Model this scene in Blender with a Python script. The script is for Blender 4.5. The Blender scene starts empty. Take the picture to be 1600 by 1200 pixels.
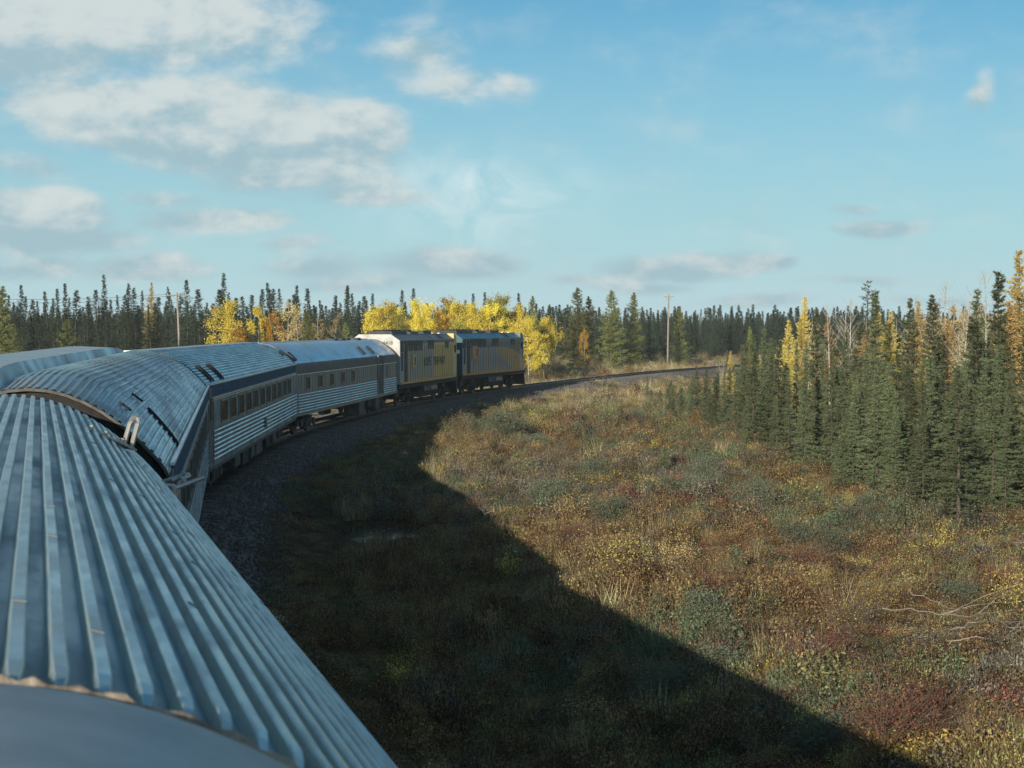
import bpy, math, random
import numpy as np
from mathutils import Vector, Matrix, noise as mnoise

random.seed(7)
RNG = np.random.default_rng(11)
SC = bpy.context.scene
COL = SC.collection
F = 2500.0; HOR = 512.0; EYE = 4.80      # focal length (px of a 1600 px picture), horizon row, eye height above rail

# ------------------------------------------------------------------ camera
cam_d = bpy.data.cameras.new('camera'); cam = bpy.data.objects.new('camera', cam_d); COL.objects.link(cam)
cam_d.sensor_width = 36.0; cam_d.lens = 36.0 * F / 1600.0
cam_d.clip_start = 0.1; cam_d.clip_end = 12000
cam.location = (0, 0, EYE)
cam.rotation_euler = (math.radians(90) - math.atan((600 - HOR) / F), 0, 0)
cam_d.dof.use_dof = True; cam_d.dof.focus_distance = 70; cam_d.dof.aperture_fstop = 7.0
SC.camera = cam

# ------------------------------------------------------------------ light
SUN_DIR = Vector((0.33, 0.944, -0.262)).normalized()       # the way light travels
SUN_EL = math.asin(-SUN_DIR.z); SUN_AZ = math.atan2(-SUN_DIR.x, -SUN_DIR.y)
sun_d = bpy.data.lights.new('sun', 'SUN'); sun = bpy.data.objects.new('sun', sun_d); COL.objects.link(sun)
sun_d.energy = 5.0; sun_d.angle = math.radians(0.5); sun_d.color = (1.0, 0.86, 0.68)
sun.rotation_euler = SUN_DIR.to_track_quat('-Z', 'Y').to_euler()
SC.view_settings.view_transform = 'Standard'
SC.view_settings.look = 'None'
SC.view_settings.exposure = 0.38
SC.view_settings.gamma = 1.0
SC.view_settings.use_curve_mapping = False
SC.cycles.max_bounces = 6; SC.cycles.transparent_max_bounces = 8
SC.cycles.diffuse_bounces = 3

# ------------------------------------------------------------------ node helpers
class NT:
    def __init__(s, tree): s.t = tree; s.n = tree.nodes; s.l = tree.links
    def node(s, typ, **kw):
        n = s.n.new(typ)
        for k, v in kw.items(): setattr(n, k, v)
        return n
    def put(s, sock, v):
        if isinstance(v, bpy.types.NodeSocket): s.l.new(v, sock)
        elif v is not None:
            if isinstance(v, (tuple, list)) and len(v) == 3 and sock.type == 'RGBA': v = (*v, 1)
            sock.default_value = v
    def m(s, op, a, b=None, c=None, clamp=False):
        n = s.node('ShaderNodeMath', operation=op, use_clamp=clamp)
        s.put(n.inputs[0], a)
        if b is not None: s.put(n.inputs[1], b)
        if c is not None: s.put(n.inputs[2], c)
        return n.outputs[0]
    def vm(s, op, a, b=None):
        n = s.node('ShaderNodeVectorMath', operation=op); s.put(n.inputs[0], a)
        if b is not None: s.put(n.inputs[1], b)
        return n.outputs[0]
    def mix(s, f, a, b, blend='MIX'):
        n = s.node('ShaderNodeMix', data_type='RGBA', blend_type=blend)
        s.put(n.inputs[0], f); s.put(n.inputs[6], a); s.put(n.inputs[7], b)
        return n.outputs[2]
    def noise(s, vec, scale, detail=4, rough=0.55, dist=0.0):
        n = s.node('ShaderNodeTexNoise'); s.put(n.inputs['Vector'], vec)
        n.inputs['Scale'].default_value = scale; n.inputs['Detail'].default_value = detail
        n.inputs['Roughness'].default_value = rough; n.inputs['Distortion'].default_value = dist
        return n.outputs[0]
    def ramp(s, f, lo, hi, smooth=True):
        n = s.node('ShaderNodeMapRange', interpolation_type='SMOOTHSTEP' if smooth else 'LINEAR')
        s.put(n.inputs[0], f); s.put(n.inputs[1], lo); s.put(n.inputs[2], hi)
        n.inputs[3].default_value = 0; n.inputs[4].default_value = 1
        return n.outputs[0]

# ------------------------------------------------------------------ world : sky and clouds
def build_world():
    w = bpy.data.worlds.new('World'); SC.world = w; w.use_nodes = True
    T = NT(w.node_tree); T.n.clear()
    STR = 0.10
    sky = T.node('ShaderNodeTexSky', sky_type='NISHITA', sun_disc=False)
    sky.sun_elevation = SUN_EL; sky.sun_rotation = SUN_AZ
    sky.air_density = 1.0; sky.dust_density = 0.6; sky.ozone_density = 1.0
    tc = T.node('ShaderNodeTexCoord').outputs['Generated']
    xyz = T.node('ShaderNodeSeparateXYZ'); T.put(xyz.inputs[0], tc)
    X, Y, Z = xyz.outputs
    az = T.m('ARCTAN2', X, Y); el = T.m('ARCSINE', Z)
    base = T.mix(1.0, sky.outputs[0], SKY_TINT, 'MULTIPLY')
    el0 = T.m('MAXIMUM', el, 0.0)
    # paler towards the horizon, as damp northern air is
    hz = T.m('POWER', T.m('SUBTRACT', 1.0, T.ramp(el0, 0.0, 0.27, False)), 1.15)
    base = T.mix(T.m('MULTIPLY', hz, 0.97), base, tuple(c / STR for c in SKY_HORIZON))
    # domain for cloud detail : stretched sideways, warped
    cv = T.node('ShaderNodeCombineXYZ'); T.put(cv.inputs[0], T.m('MULTIPLY', az, 10.0)); T.put(cv.inputs[1], T.m('MULTIPLY', el, 17.0))
    P = cv.outputs[0]
    n1 = T.noise(P, 1.5, 8, 0.58, 0.15)
    n1b = T.noise(T.vm('ADD', P, (0.06, -0.16, 0.0)), 1.5, 8, 0.58, 0.15)
    warp = T.node('ShaderNodeTexNoise'); T.put(warp.inputs['Vector'], P); warp.inputs['Scale'].default_value = 0.9; warp.inputs['Detail'].default_value = 3
    wv = T.vm('SUBTRACT', warp.outputs['Color'], (0.5, 0.5, 0.5))
    ws = T.node('ShaderNodeSeparateXYZ'); T.put(ws.inputs[0], wv)
    azw = T.m('MULTIPLY_ADD', ws.outputs[0], 0.05, az); elw = T.m('MULTIPLY_ADD', ws.outputs[1], 0.022, el)
    D = None; V = None
    for (px, py, rx, ry, a) in CLOUDS:
        ca = math.atan((px - 800) / F); ce = math.atan((HOR - py) / F * math.cos(ca))
        dx = T.m('DIVIDE', T.m('SUBTRACT', azw, ca), rx / F)
        dy = T.m('DIVIDE', T.m('SUBTRACT', elw, ce), ry / F)
        r = T.m('SQRT', T.m('MULTIPLY_ADD', dx, dx, T.m('MULTIPLY', dy, dy)))
        k = T.m('MULTIPLY', T.m('MAXIMUM', T.m('SUBTRACT', 1.0, T.m('MULTIPLY', r, 0.75)), 0.0), a)
        vs = T.m('MULTIPLY', k, dy)
        D = k if D is None else T.m('SMOOTH_MAX', D, k, 0.15)
        V = vs if V is None else T.m('ADD', V, vs)
    # the same sort of sky all round, away from the part in view
    az_abs = T.m('ABSOLUTE', az)
    out = T.ramp(az_abs, 0.36, 0.55)
    gen = T.m('MULTIPLY', out, T.ramp(T.noise(T.vm('MULTIPLY', P, (1.0, 1.0, 1.0)), 0.45, 3, 0.5), 0.46, 0.68))
    gen = T.m('MULTIPLY', gen, T.m('SUBTRACT', 1.0, T.m('MULTIPLY', T.ramp(el, 0.9, 1.5), 0.6)))
    D = T.m('MAXIMUM', D, T.m('MULTIPLY', gen, 0.7))
    dens = T.m('ADD', D, T.m('MULTIPLY', T.m('SUBTRACT', n1, 0.5), 1.0))
    dens = T.m('MULTIPLY', dens, T.ramp(D, 0.01, 0.18))
    alpha = T.m('MULTIPLY', T.ramp(dens, 0.02, 0.46), 0.94)
    lit = T.m('ADD', T.m('MULTIPLY', T.m('SUBTRACT', n1b, n1), -3.0), T.m('MULTIPLY', V, 0.55))
    lit = T.m('ADD', lit, T.m('MULTIPLY', T.ramp(el, 0.0, 0.20), 0.40))
    lit = T.ramp(T.m('ADD', lit, 0.22), 0.0, 0.9)
    ccol = T.mix(lit, tuple(c / STR for c in CLOUD_DARK), tuple(c / STR for c in CLOUD_LIT))
    # thin veil (cirrus)
    ca, ce = math.atan((740 - 800) / F), math.atan((HOR - 310) / F)
    dx = T.m('DIVIDE', T.m('SUBTRACT', azw, ca), 210 / F); dy = T.m('DIVIDE', T.m('SUBTRACT', elw, ce), 85 / F)
    rv = T.m('SQRT', T.m('MULTIPLY_ADD', dx, dx, T.m('MULTIPLY', dy, dy)))
    sv = T.vm('ADD', T.vm('MULTIPLY', P, (1.0, 0.75, 1.0)), T.vm('MULTIPLY', T.node('ShaderNodeCombineXYZ').outputs[0], (1, 1, 1)))
    cir = T.m('MULTIPLY', T.m('SUBTRACT', 1.0, T.ramp(rv, 0.1, 1.3)), T.ramp(T.noise(sv, 2.6, 6, 0.6, 0.8), 0.28, 0.75))
    base = T.mix(T.m('MULTIPLY', cir, 0.95), base, tuple(c / STR for c in CLOUD_VEIL))
    col = T.mix(alpha, base, ccol)
    bg = T.node('ShaderNodeBackground'); T.put(bg.inputs[0], col); bg.inputs[1].default_value = STR
    o = T.node('ShaderNodeOutputWorld'); T.l.new(bg.outputs[0], o.inputs[0])

SKY_TINT = (0.125, 0.53, 0.74)
SKY_HORIZON = (0.39, 0.54, 0.59)
CLOUD_LIT = (0.50, 0.55, 0.545)
CLOUD_DARK = (0.28, 0.40, 0.45)
CLOUD_VEIL = (0.50, 0.62, 0.64)
CLOUDS = [  # px, py, rx, ry, strength
    (190, 30, 320, 85, 0.85), (20, 50, 220, 70, 0.9), (400, 50, 60, 45, 0.5),
    (310, 190, 210, 68, 1.15), (180, 155, 150, 40, 0.65), (545, 205, 85, 44, 1.0), (400, 240, 200, 42, 0.9), (470, 285, 150, 26, 0.75),
    (560, 310, 140, 22, 0.6), (650, 80, 80, 62, 0.50), (690, 145, 80, 34, 0.45), (790, 140, 50, 32, 0.36),
    (40, 340, 130, 40, 1.0), (90, 372, 120, 26, 0.7), (330, 345, 130, 20, 0.55), (250, 315, 90, 16, 0.4),
    (60, 410, 130, 20, 0.5), (250, 420, 110, 24, 0.75), (500, 415, 120, 24, 0.5), (470, 380, 80, 14, 0.4), (560, 440, 140, 18, 0.4),
    (710, 412, 110, 26, 0.8), (900, 435, 60, 14, 0.5), (1070, 416, 140, 24, 0.8), (1200, 415, 45, 14, 0.8), (990, 445, 110, 14, 0.5),
    (1370, 355, 90, 16, 0.6), (1330, 325, 50, 12, 0.4), (1190, 468, 100, 16, 0.6), (1480, 465, 120, 14, 0.35),
    (1522, 150, 24, 34, 0.55), (1350, 440, 120, 10, 0.3), (30, 265, 90, 22, 0.35),
]
build_world()

# ------------------------------------------------------------------ generic builders
def rays(px, py, G):
    """world point under image point on a level G metres below the eye"""
    y = G * F / (py - HOR); return ((px - 800) / F * y, y)

def mesh_obj(name, verts, faces, mats, parent=None, smooth=False, midx=None, link=True):
    me = bpy.data.meshes.new(name)
    if isinstance(verts, np.ndarray): verts = verts.tolist()
    if isinstance(faces, np.ndarray): faces = faces.tolist()
    me.from_pydata(verts, [], faces)
    for m in (mats if isinstance(mats, (list, tuple)) else [mats]): me.materials.append(m)
    if midx is not None: me.polygons.foreach_set('material_index', midx)
    if smooth: me.polygons.foreach_set('use_smooth', [True] * len(me.polygons))
    me.update()
    o = bpy.data.objects.new(name, me)
    if parent is not None: o.parent = parent
    if link: COL.objects.link(o)
    return o

def tag(o, label=None, cat=None, group=None, kind=None):
    if label: o['label'] = label
    if cat: o['category'] = cat
    if group: o['group'] = group
    if kind: o['kind'] = kind
    return o

def empty(name, loc=(0, 0, 0), rz=0.0):
    o = bpy.data.objects.new(name, None); o.location = loc; o.rotation_euler = (0, 0, rz); o.empty_display_size = 0.3
    COL.objects.link(o); return o

class MB:
    def __init__(s): s.v = []; s.f = []
    def box(s, c, d, bev=0.0):
        x, y, z = c; a, b, h = d[0] / 2, d[1] / 2, d[2] / 2
        if bev <= 0:
            n = len(s.v)
            s.v += [(x + i * a, y + j * b, z + k * h) for k in (-1, 1) for j in (-1, 1) for i in (-1, 1)]
            s.f += [tuple(n + q for q in f) for f in ((0, 2, 3, 1), (4, 5, 7, 6), (0, 1, 5, 4), (2, 6, 7, 3), (0, 4, 6, 2), (1, 3, 7, 5))]
        else:
            e = bev
            ring = [(-a + e, -b), (a - e, -b), (a, -b + e), (a, b - e), (a - e, b), (-a + e, b), (-a, b - e), (-a, -b + e)]
            lv = [(-h, e), (-h + e, 0), (h - e, 0), (h, e)]
            n = len(s.v)
            for zz, ins in lv:
                for (p, q) in ring:
                    s.v.append((x + p * (1 - ins / a if a > ins else .5), y + q * (1 - ins / b if b > ins else .5), z + zz))
            for L in range(3):
                for i in range(8):
                    j = (i + 1) % 8; s.f.append((n + L * 8 + i, n + L * 8 + j, n + L * 8 + 8 + j, n + L * 8 + 8 + i))
            s.f.append(tuple(n + 7 - i for i in range(8))); s.f.append(tuple(n + 24 + i for i in range(8)))
        return s
    def tube(s, pts, r, seg=6, cap=True):
        pts = [Vector(p) for p in pts]; rs = r if isinstance(r, (list, tuple)) else [r] * len(pts)
        n0 = len(s.v); up = Vector((0, 0, 1))
        for i, p in enumerate(pts):
            t = (pts[min(i + 1, len(pts) - 1)] - pts[max(i - 1, 0)])
            if t.length < 1e-9: t = Vector((0, 0, 1))
            t.normalize()
            a = t.cross(up if abs(t.z) < .95 else Vector((1, 0, 0))).normalized(); b = t.cross(a)
            for k in range(seg):
                an = 2 * math.pi * k / seg
                s.v.append(tuple(p + (a * math.cos(an) + b * math.sin(an)) * rs[i]))
        for i in range(len(pts) - 1):
            for k in range(seg):
                k2 = (k + 1) % seg
                s.f.append((n0 + i * seg + k, n0 + i * seg + k2, n0 + (i + 1) * seg + k2, n0 + (i + 1) * seg + k))
        if cap:
            s.f.append(tuple(n0 + k for k in range(seg))[::-1]); s.f.append(tuple(n0 + (len(pts) - 1) * seg + k for k in range(seg)))
        return s
    def prism(s, poly, ax, lo, hi, close=True, caps=True):
        """poly in the two other axes, extruded along axis ax between lo and hi"""
        n = len(s.v); m = len(poly)
        for t in (lo, hi):
            for (p, q) in poly:
                s.v.append((t, p, q) if ax == 0 else ((p, t, q) if ax == 1 else (p, q, t)))
        for i in range(m if close else m - 1):
            j = (i + 1) % m; s.f.append((n + i, n + j, n + m + j, n + m + i))
        if caps and close:
            s.f.append(tuple(n + i for i in range(m))[::-1]); s.f.append(tuple(n + m + i for i in range(m)))
        return s
    def quad(s, a, b, c, d):
        n = len(s.v); s.v += [a, b, c, d]; s.f.append((n, n + 1, n + 2, n + 3)); return s
    def build(s, name, m, parent=None, smooth=False, label=None, kind=None):
        o = mesh_obj(name, s.v, s.f, m, parent, smooth)
        bm_fix(o.data)
        if label: o['label'] = label
        if kind: o['kind'] = kind
        return o

import bmesh
def bm_fix(me):
    b = bmesh.new(); b.from_mesh(me); bmesh.ops.recalc_face_normals(b, faces=b.faces); b.to_mesh(me); b.free()

# ------------------------------------------------------------------ materials
def mat(name, col, rough=0.6, metal=0.0, var=0.15, vscale=3.0, bump=0.0, bscale=30.0, col2=None, stretch=(1, 1, 1), spec=0.5, coords='Object'):
    m = bpy.data.materials.new(name); m.use_nodes = True; T = NT(m.node_tree); T.n.clear()
    b = T.node('ShaderNodeBsdfPrincipled'); o = T.node('ShaderNodeOutputMaterial'); T.l.new(b.outputs[0], o.inputs[0])
    tc = T.node('ShaderNodeTexCoord').outputs[coords]
    v = T.vm('MULTIPLY', tc, stretch)
    n = T.noise(v, vscale, 5, 0.6)
    c2 = col2 if col2 else tuple(c * (1 - 2.2 * var) for c in col)
    T.put(b.inputs['Base Color'], T.mix(T.ramp(n, 0.35, 0.7), col, c2))
    T.put(b.inputs['Roughness'], T.m('MULTIPLY_ADD', n, 0.25, rough - 0.12, clamp=True))
    b.inputs['Metallic'].default_value = metal
    b.inputs['Specular IOR Level'].default_value = spec
    if bump:
        bn = T.node('ShaderNodeBump'); bn.inputs['Strength'].default_value = bump; bn.inputs['Distance'].default_value = 0.02
        T.put(bn.inputs['Height'], T.noise(v, bscale, 4, 0.6)); T.l.new(bn.outputs[0], b.inputs['Normal'])
    return m

def leaf_mat(name, col, var=0.35, trans=0.25, inst=False, hue=0.03, rough=0.75):
    """foliage: per-face variation from attribute 'v', per-object variation from Object Info"""
    m = bpy.data.materials.new(name); m.use_nodes = True; T = NT(m.node_tree); T.n.clear()
    o = T.node('ShaderNodeOutputMaterial')
    if inst:
        a = T.node('ShaderNodeAttribute', attribute_type='INSTANCER', attribute_name='col'); c = a.outputs['Color']
    else: 
        c = T.node('ShaderNodeRGB').outputs[0]; c.default_value = (*col, 1)
    va = T.node('ShaderNodeAttribute', attribute_type='GEOMETRY', attribute_name='v').outputs['Fac']
    rnd = T.node('ShaderNodeObjectInfo').outputs['Random']
    hs = T.node('ShaderNodeHueSaturation')
    T.put(hs.inputs['Hue'], T.m('ADD', T.m('MULTIPLY_ADD', va, hue * 1.2, 0.5 - hue * 0.6), T.m('MULTIPLY', T.m('SUBTRACT', rnd, 0.5), hue)))
    T.put(hs.inputs['Value'], T.m('ADD', T.m('MULTIPLY_ADD', va, 2 * var, 1 - var), T.m('MULTIPLY', T.m('SUBTRACT', rnd, 0.5), 0.75)))
    T.put(hs.inputs['Color'], c)
    p = T.node('ShaderNodeBsdfPrincipled'); T.put(p.inputs['Base Color'], hs.outputs[0]); p.inputs['Roughness'].default_value = rough
    p.inputs['Specular IOR Level'].default_value = 0.25
    if trans > 0:
        tr = T.node('ShaderNodeBsdfTranslucent'); T.put(tr.inputs[0], hs.outputs[0])
        mx = T.node('ShaderNodeMixShader'); mx.inputs[0].default_value = trans
        T.l.new(p.outputs[0], mx.inputs[1]); T.l.new(tr.outputs[0], mx.inputs[2]); T.l.new(mx.outputs[0], o.inputs[0])
    else: T.l.new(p.outputs[0], o.inputs[0])
    return m

def steel(name, col, rough, dirt, dirtcol, streak=(6, 0.5, 6), metal=0.9, blotch=None):
    m = bpy.data.materials.new(name); m.use_nodes = True; T = NT(m.node_tree); T.n.clear()
    b = T.node('ShaderNodeBsdfPrincipled'); o = T.node('ShaderNodeOutputMaterial'); T.l.new(b.outputs[0], o.inputs[0])
    tc = T.node('ShaderNodeNewGeometry').outputs['Position'] if blotch == 'world' else T.node('ShaderNodeTexCoord').outputs['Object']
    n1 = T.noise(T.vm('MULTIPLY', tc, streak), 1.0, 6, 0.65)
    n2 = T.noise(tc, 1.6, 7, 0.7, 0.3)
    n3 = T.noise(T.vm('MULTIPLY', tc, (2, 2, 2)), 14.0, 3, 0.6)
    f = T.ramp(T.m('ADD', T.m('MULTIPLY', n1, 0.5), T.m('MULTIPLY', n2, 0.5)), 0.40, 0.68)
    f = T.m('MULTIPLY', f, dirt)
    f = T.m('ADD', f, T.m('MULTIPLY', T.ramp(n3, 0.58, 0.72), dirt * 0.35), clamp=True)
    T.put(b.inputs['Base Color'], T.mix(f, col, dirtcol))
    T.put(b.inputs['Metallic'], T.m('MULTIPLY', T.m('SUBTRACT', 1.0, f), metal))
    T.put(b.inputs['Roughness'], T.m('ADD', T.m('MULTIPLY', f, 0.35), T.m('MULTIPLY_ADD', n1, 0.22, rough - 0.1)))
    bn = T.node('ShaderNodeBump'); bn.inputs['Strength'].default_value = 0.10; bn.inputs['Distance'].default_value = 0.01
    T.put(bn.inputs['Height'], T.noise(T.vm('MULTIPLY', tc, (3, .8, 3)), 3.5, 3, 0.5)); T.l.new(bn.outputs[0], b.inputs['Normal'])
    return m

M = {}
M['steel_own'] = steel('weathered_stainless_groove_shade', (0.16, 0.23, 0.25), 0.34, 0.6, (0.15, 0.155, 0.15), streak=(5, 0.6, 5))  # sheet between ribs: groove shade put into a darker base colour, plus dirt
M['steel_rib'] = steel('weathered_stainless_rib', (0.46, 0.575, 0.575), 0.30, 0.5, (0.24, 0.24, 0.23), streak=(9, 1.2, 9), blotch='world')
M['steel_rib2'] = steel('sooty_stainless_rib', (0.46, 0.57, 0.57), 0.36, 0.75, (0.19, 0.175, 0.155), streak=(1.2, 0.3, 1.2))
M['steel_roof'] = steel('sooty_stainless', (0.50, 0.55, 0.58), 0.38, 0.75, (0.16, 0.15, 0.135), streak=(1.5, 0.35, 1.5))
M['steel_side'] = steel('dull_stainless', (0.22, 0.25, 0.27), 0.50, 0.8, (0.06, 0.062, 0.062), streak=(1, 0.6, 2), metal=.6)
M['flute'] = steel('bright_flute', (0.46, 0.54, 0.57), 0.28, 0.35, (0.2, 0.2, 0.2), streak=(1, 1.5, 1))
M['trim'] = steel('bright_trim', (0.68, 0.72, 0.75), 0.3, 0.2, (0.25, 0.25, 0.25))
M['bag_panel'] = mat('tan_grey_panel', (0.22, 0.215, 0.20), 0.5, 0.35, 0.15, 1.5, stretch=(3, 3, 0.4))
M['bag_band'] = mat('taupe_band', (0.12, 0.115, 0.12), 0.6, 0.0, 0.1, 2, spec=.2)
M['blue'] = mat('navy_letterboard', (0.018, 0.075, 0.14), 0.6, 0.0, 0.1, 2, spec=0.05)
M['glass'] = mat('dark_window_glass', (0.010, 0.022, 0.026), 0.25, 0, 0.05, 2, spec=0.5)
for _n in M['glass'].node_tree.nodes:
    if _n.type == 'BSDF_PRINCIPLED': _n.inputs['IOR'].default_value = 1.10
M['frame'] = mat('window_frame_metal', (0.16, 0.18, 0.19), 0.4, 0.6)
M['black'] = mat('sooty_black_underframe', (0.018, 0.018, 0.018), 0.8, 0, 0.2, 5, bump=0.3)
M['gear'] = mat('grimy_grey_equipment', (0.075, 0.082, 0.085), 0.7, 0.1, 0.25, 4, bump=0.2)
M['rubber'] = mat('black_bellows_rubber', (0.015, 0.015, 0.016), 0.85, 0, 0.2, 8)
M['tan'] = mat('dirty_cream_flashing', (0.10, 0.093, 0.085), 0.65, 0.1, 0.22, 9, col2=(0.05, 0.048, 0.045))
M['deck'] = steel('smooth_roof_deck', (0.46, 0.56, 0.57), 0.42, 0.7, (0.25, 0.25, 0.25), streak=(1, .6, 1))
M['sill'] = mat('painted_dome_sill', (0.22, 0.26, 0.29), 0.42, 0.3, 0.08, 2.5, bump=0.05)
M['seal'] = mat('cracked_sealant', (0.36, 0.31, 0.25), 0.8, 0, 0.25, 18, bump=0.5, bscale=40, col2=(0.16, 0.13, 0.10))
M['cast'] = mat('galvanised_bracket', (0.52, 0.50, 0.46), 0.4, 0.7, 0.15, 10)
M['wheel'] = mat('steel_wheel', (0.10, 0.09, 0.085), 0.5, 0.6)
M['rail'] = mat('rail_steel', (0.12, 0.085, 0.06), 0.6, 0.5, 0.2, 4)
M['railtop'] = mat('polished_rail_head', (0.5, 0.5, 0.5), 0.25, 1.0, 0.05, 3)
M['tie'] = mat('creosoted_tie', (0.06, 0.05, 0.042), 0.85, 0, 0.25, 6)
M['loco_white'] = mat('loco_white_paint', (0.40, 0.42, 0.42), 0.5, 0, 0.10, 2, col2=(0.30, 0.30, 0.28))
M['loco_grey'] = mat('loco_grey_paint', (0.22, 0.25, 0.27), 0.4, 0.1, 0.12, 2, stretch=(1, 2, .5))
M['loco_yellow'] = mat('loco_yellow_paint', (0.52, 0.29, 0.07), 0.4, 0, 0.12, 2, stretch=(1, 2, .5))
M['loco_teal'] = mat('loco_teal_paint', (0.018, 0.085, 0.12), 0.35, 0, 0.12, 2)
M['loco_roof'] = mat('loco_roof_grey', (0.13, 0.145, 0.15), 0.55, 0, 0.25, 2)
M['loco_dark'] = mat('loco_grille_black', (0.012, 0.013, 0.014), 0.6, 0, 0.1, 3)
M['ink'] = mat('black_lettering', (0.02, 0.02, 0.02), 0.5)
M['white_ink'] = mat('white_lettering', (0.75, 0.75, 0.72), 0.5)
M['orange'] = mat('orange_emblem', (0.50, 0.20, 0.03), 0.45)
M['water'] = mat('still_bog_water', (0.01, 0.014, 0.014), 0.08, 0, 0.1, 2)
M['pole'] = mat('weathered_pole_wood', (0.30, 0.27, 0.23), 0.85, 0, 0.2, 3, stretch=(4, 4, .4), bump=.3)
M['wire'] = mat('telephone_wire', (0.40, 0.40, 0.38), 0.5, 0.5)
M['insulator'] = mat('glass_insulator', (0.5, 0.55, 0.5), 0.3)
M['bark_dark'] = mat('spruce_bark', (0.085, 0.07, 0.058), 0.9, 0, 0.2, 6, bump=.4)
M['bark_pale'] = mat('aspen_bark', (0.48, 0.45, 0.38), 0.8, 0, 0.2, 5, col2=(0.20, 0.18, 0.15), stretch=(1, 1, 3))
M['deadwood'] = mat('bleached_deadwood', (0.36, 0.33, 0.29), 0.85, 0, 0.2, 5)
M['twig'] = mat('brown_twig', (0.14, 0.10, 0.075), 0.85, 0, 0.15, 5)
M['twig_grey'] = mat('grey_twig', (0.26, 0.235, 0.21), 0.85, 0, 0.15, 5)
L_SPRUCE = leaf_mat('black_spruce_needles', (0.105, 0.132, 0.070), 0.50, 0.18, hue=0.03)
L_SPRUCE_D = leaf_mat('dark_spruce_needles', (0.034, 0.054, 0.034), 0.40, 0.10, hue=0.02)
L_TAM_G = leaf_mat('green_tamarack_needles', (0.165, 0.180, 0.060), 0.30, 0.25)
L_TAM_Y = leaf_mat('gold_tamarack_needles', (0.54, 0.43, 0.13), 0.30, 0.30)
L_TAM_O = leaf_mat('orange_tamarack_needles', (0.52, 0.38, 0.16), 0.30, 0.30)
L_ASP_Y = leaf_mat('yellow_aspen_leaves', (0.64, 0.52, 0.09), 0.32, 0.35)
L_ASP_G = leaf_mat('yellow_green_aspen_leaves', (0.40, 0.38, 0.08), 0.32, 0.35)
L_ASP_O = leaf_mat('orange_aspen_leaves', (0.50, 0.30, 0.05), 0.30, 0.35)
L_ASP_P = leaf_mat('pale_straw_aspen_leaves', (0.50, 0.40, 0.18), 0.30, 0.30)
L_RED = leaf_mat('red_shrub_leaves', (0.22, 0.095, 0.06), 0.35, 0.30)
L_WIL = leaf_mat('grey_green_willow_leaves', (0.12, 0.15, 0.10), 0.30, 0.25)
L_BUSH_Y = leaf_mat('yellow_shrub_leaves', (0.40, 0.32, 0.09), 0.45, 0.30, hue=.05)
L_INST = leaf_mat('heath_leaves', (0, 0, 0), 0.70, 0.25, inst=True, hue=0.06)

# ------------------------------------------------------------------ track centreline
CTRL = [(26, -66), (16.5, -40), (7.2, -22), (-0.30, 0), (-5.27, 16.8), (-9.85, 43.3), (-10.9, 69.3), (-8.4, 95.1), (-5.15, 112.6), (-0.25, 129.7),
        (5.4, 146.3), (13.0, 169.3), (23.4, 194), (39, 224), (60, 256), (86, 290), (118, 326), (180, 390)]
def spline(ctrl, step=0.6):
    P = [Vector((a, b, 0)) for a, b in ctrl]; out = []
    for i in range(1, len(P) - 2):
        p0, p1, p2, p3 = P[i - 1:i + 3]; n = max(2, int((p2 - p1).length / step))
        for k in range(n):
            t = k / n
            out.append(0.5 * ((2 * p1) + (-p0 + p2) * t + (2 * p0 - 5 * p1 + 4 * p2 - p3) * t * t + (-p0 + 3 * p1 - 3 * p2 + p3) * t ** 3))
    # smooth a little so chords do not kink
    A = np.array([(v.x, v.y) for v in out])
    for _ in range(40): A[1:-1] = 0.5 * A[1:-1] + 0.25 * (A[:-2] + A[2:])
    return A
TR = spline(CTRL)
TT = np.gradient(TR, axis=0); TT /= np.linalg.norm(TT, axis=1)[:, None]
TN = np.stack([TT[:, 1], -TT[:, 0]], 1)             # to the right
def track_dist(x, y):
    """signed distance from the centreline, + on the inside (right)"""
    x = np.asarray(x, float).ravel(); y = np.asarray(y, float).ravel(); out = np.empty(x.size)
    S = TR[::2]; Nn = TN[::2]
    for a in range(0, x.size, 20000):
        dx = x[a:a + 20000, None] - S[None, :, 0]; dy = y[a:a + 20000, None] - S[None, :, 1]
        d2 = dx * dx + dy * dy; i = d2.argmin(1); r = np.arange(i.size)
        sg = np.sign(dx[r, i] * Nn[i, 0] + dy[r, i] * Nn[i, 1]); sg[sg == 0] = 1
        out[a:a + 20000] = sg * np.sqrt(d2[r, i])
    return out

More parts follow.
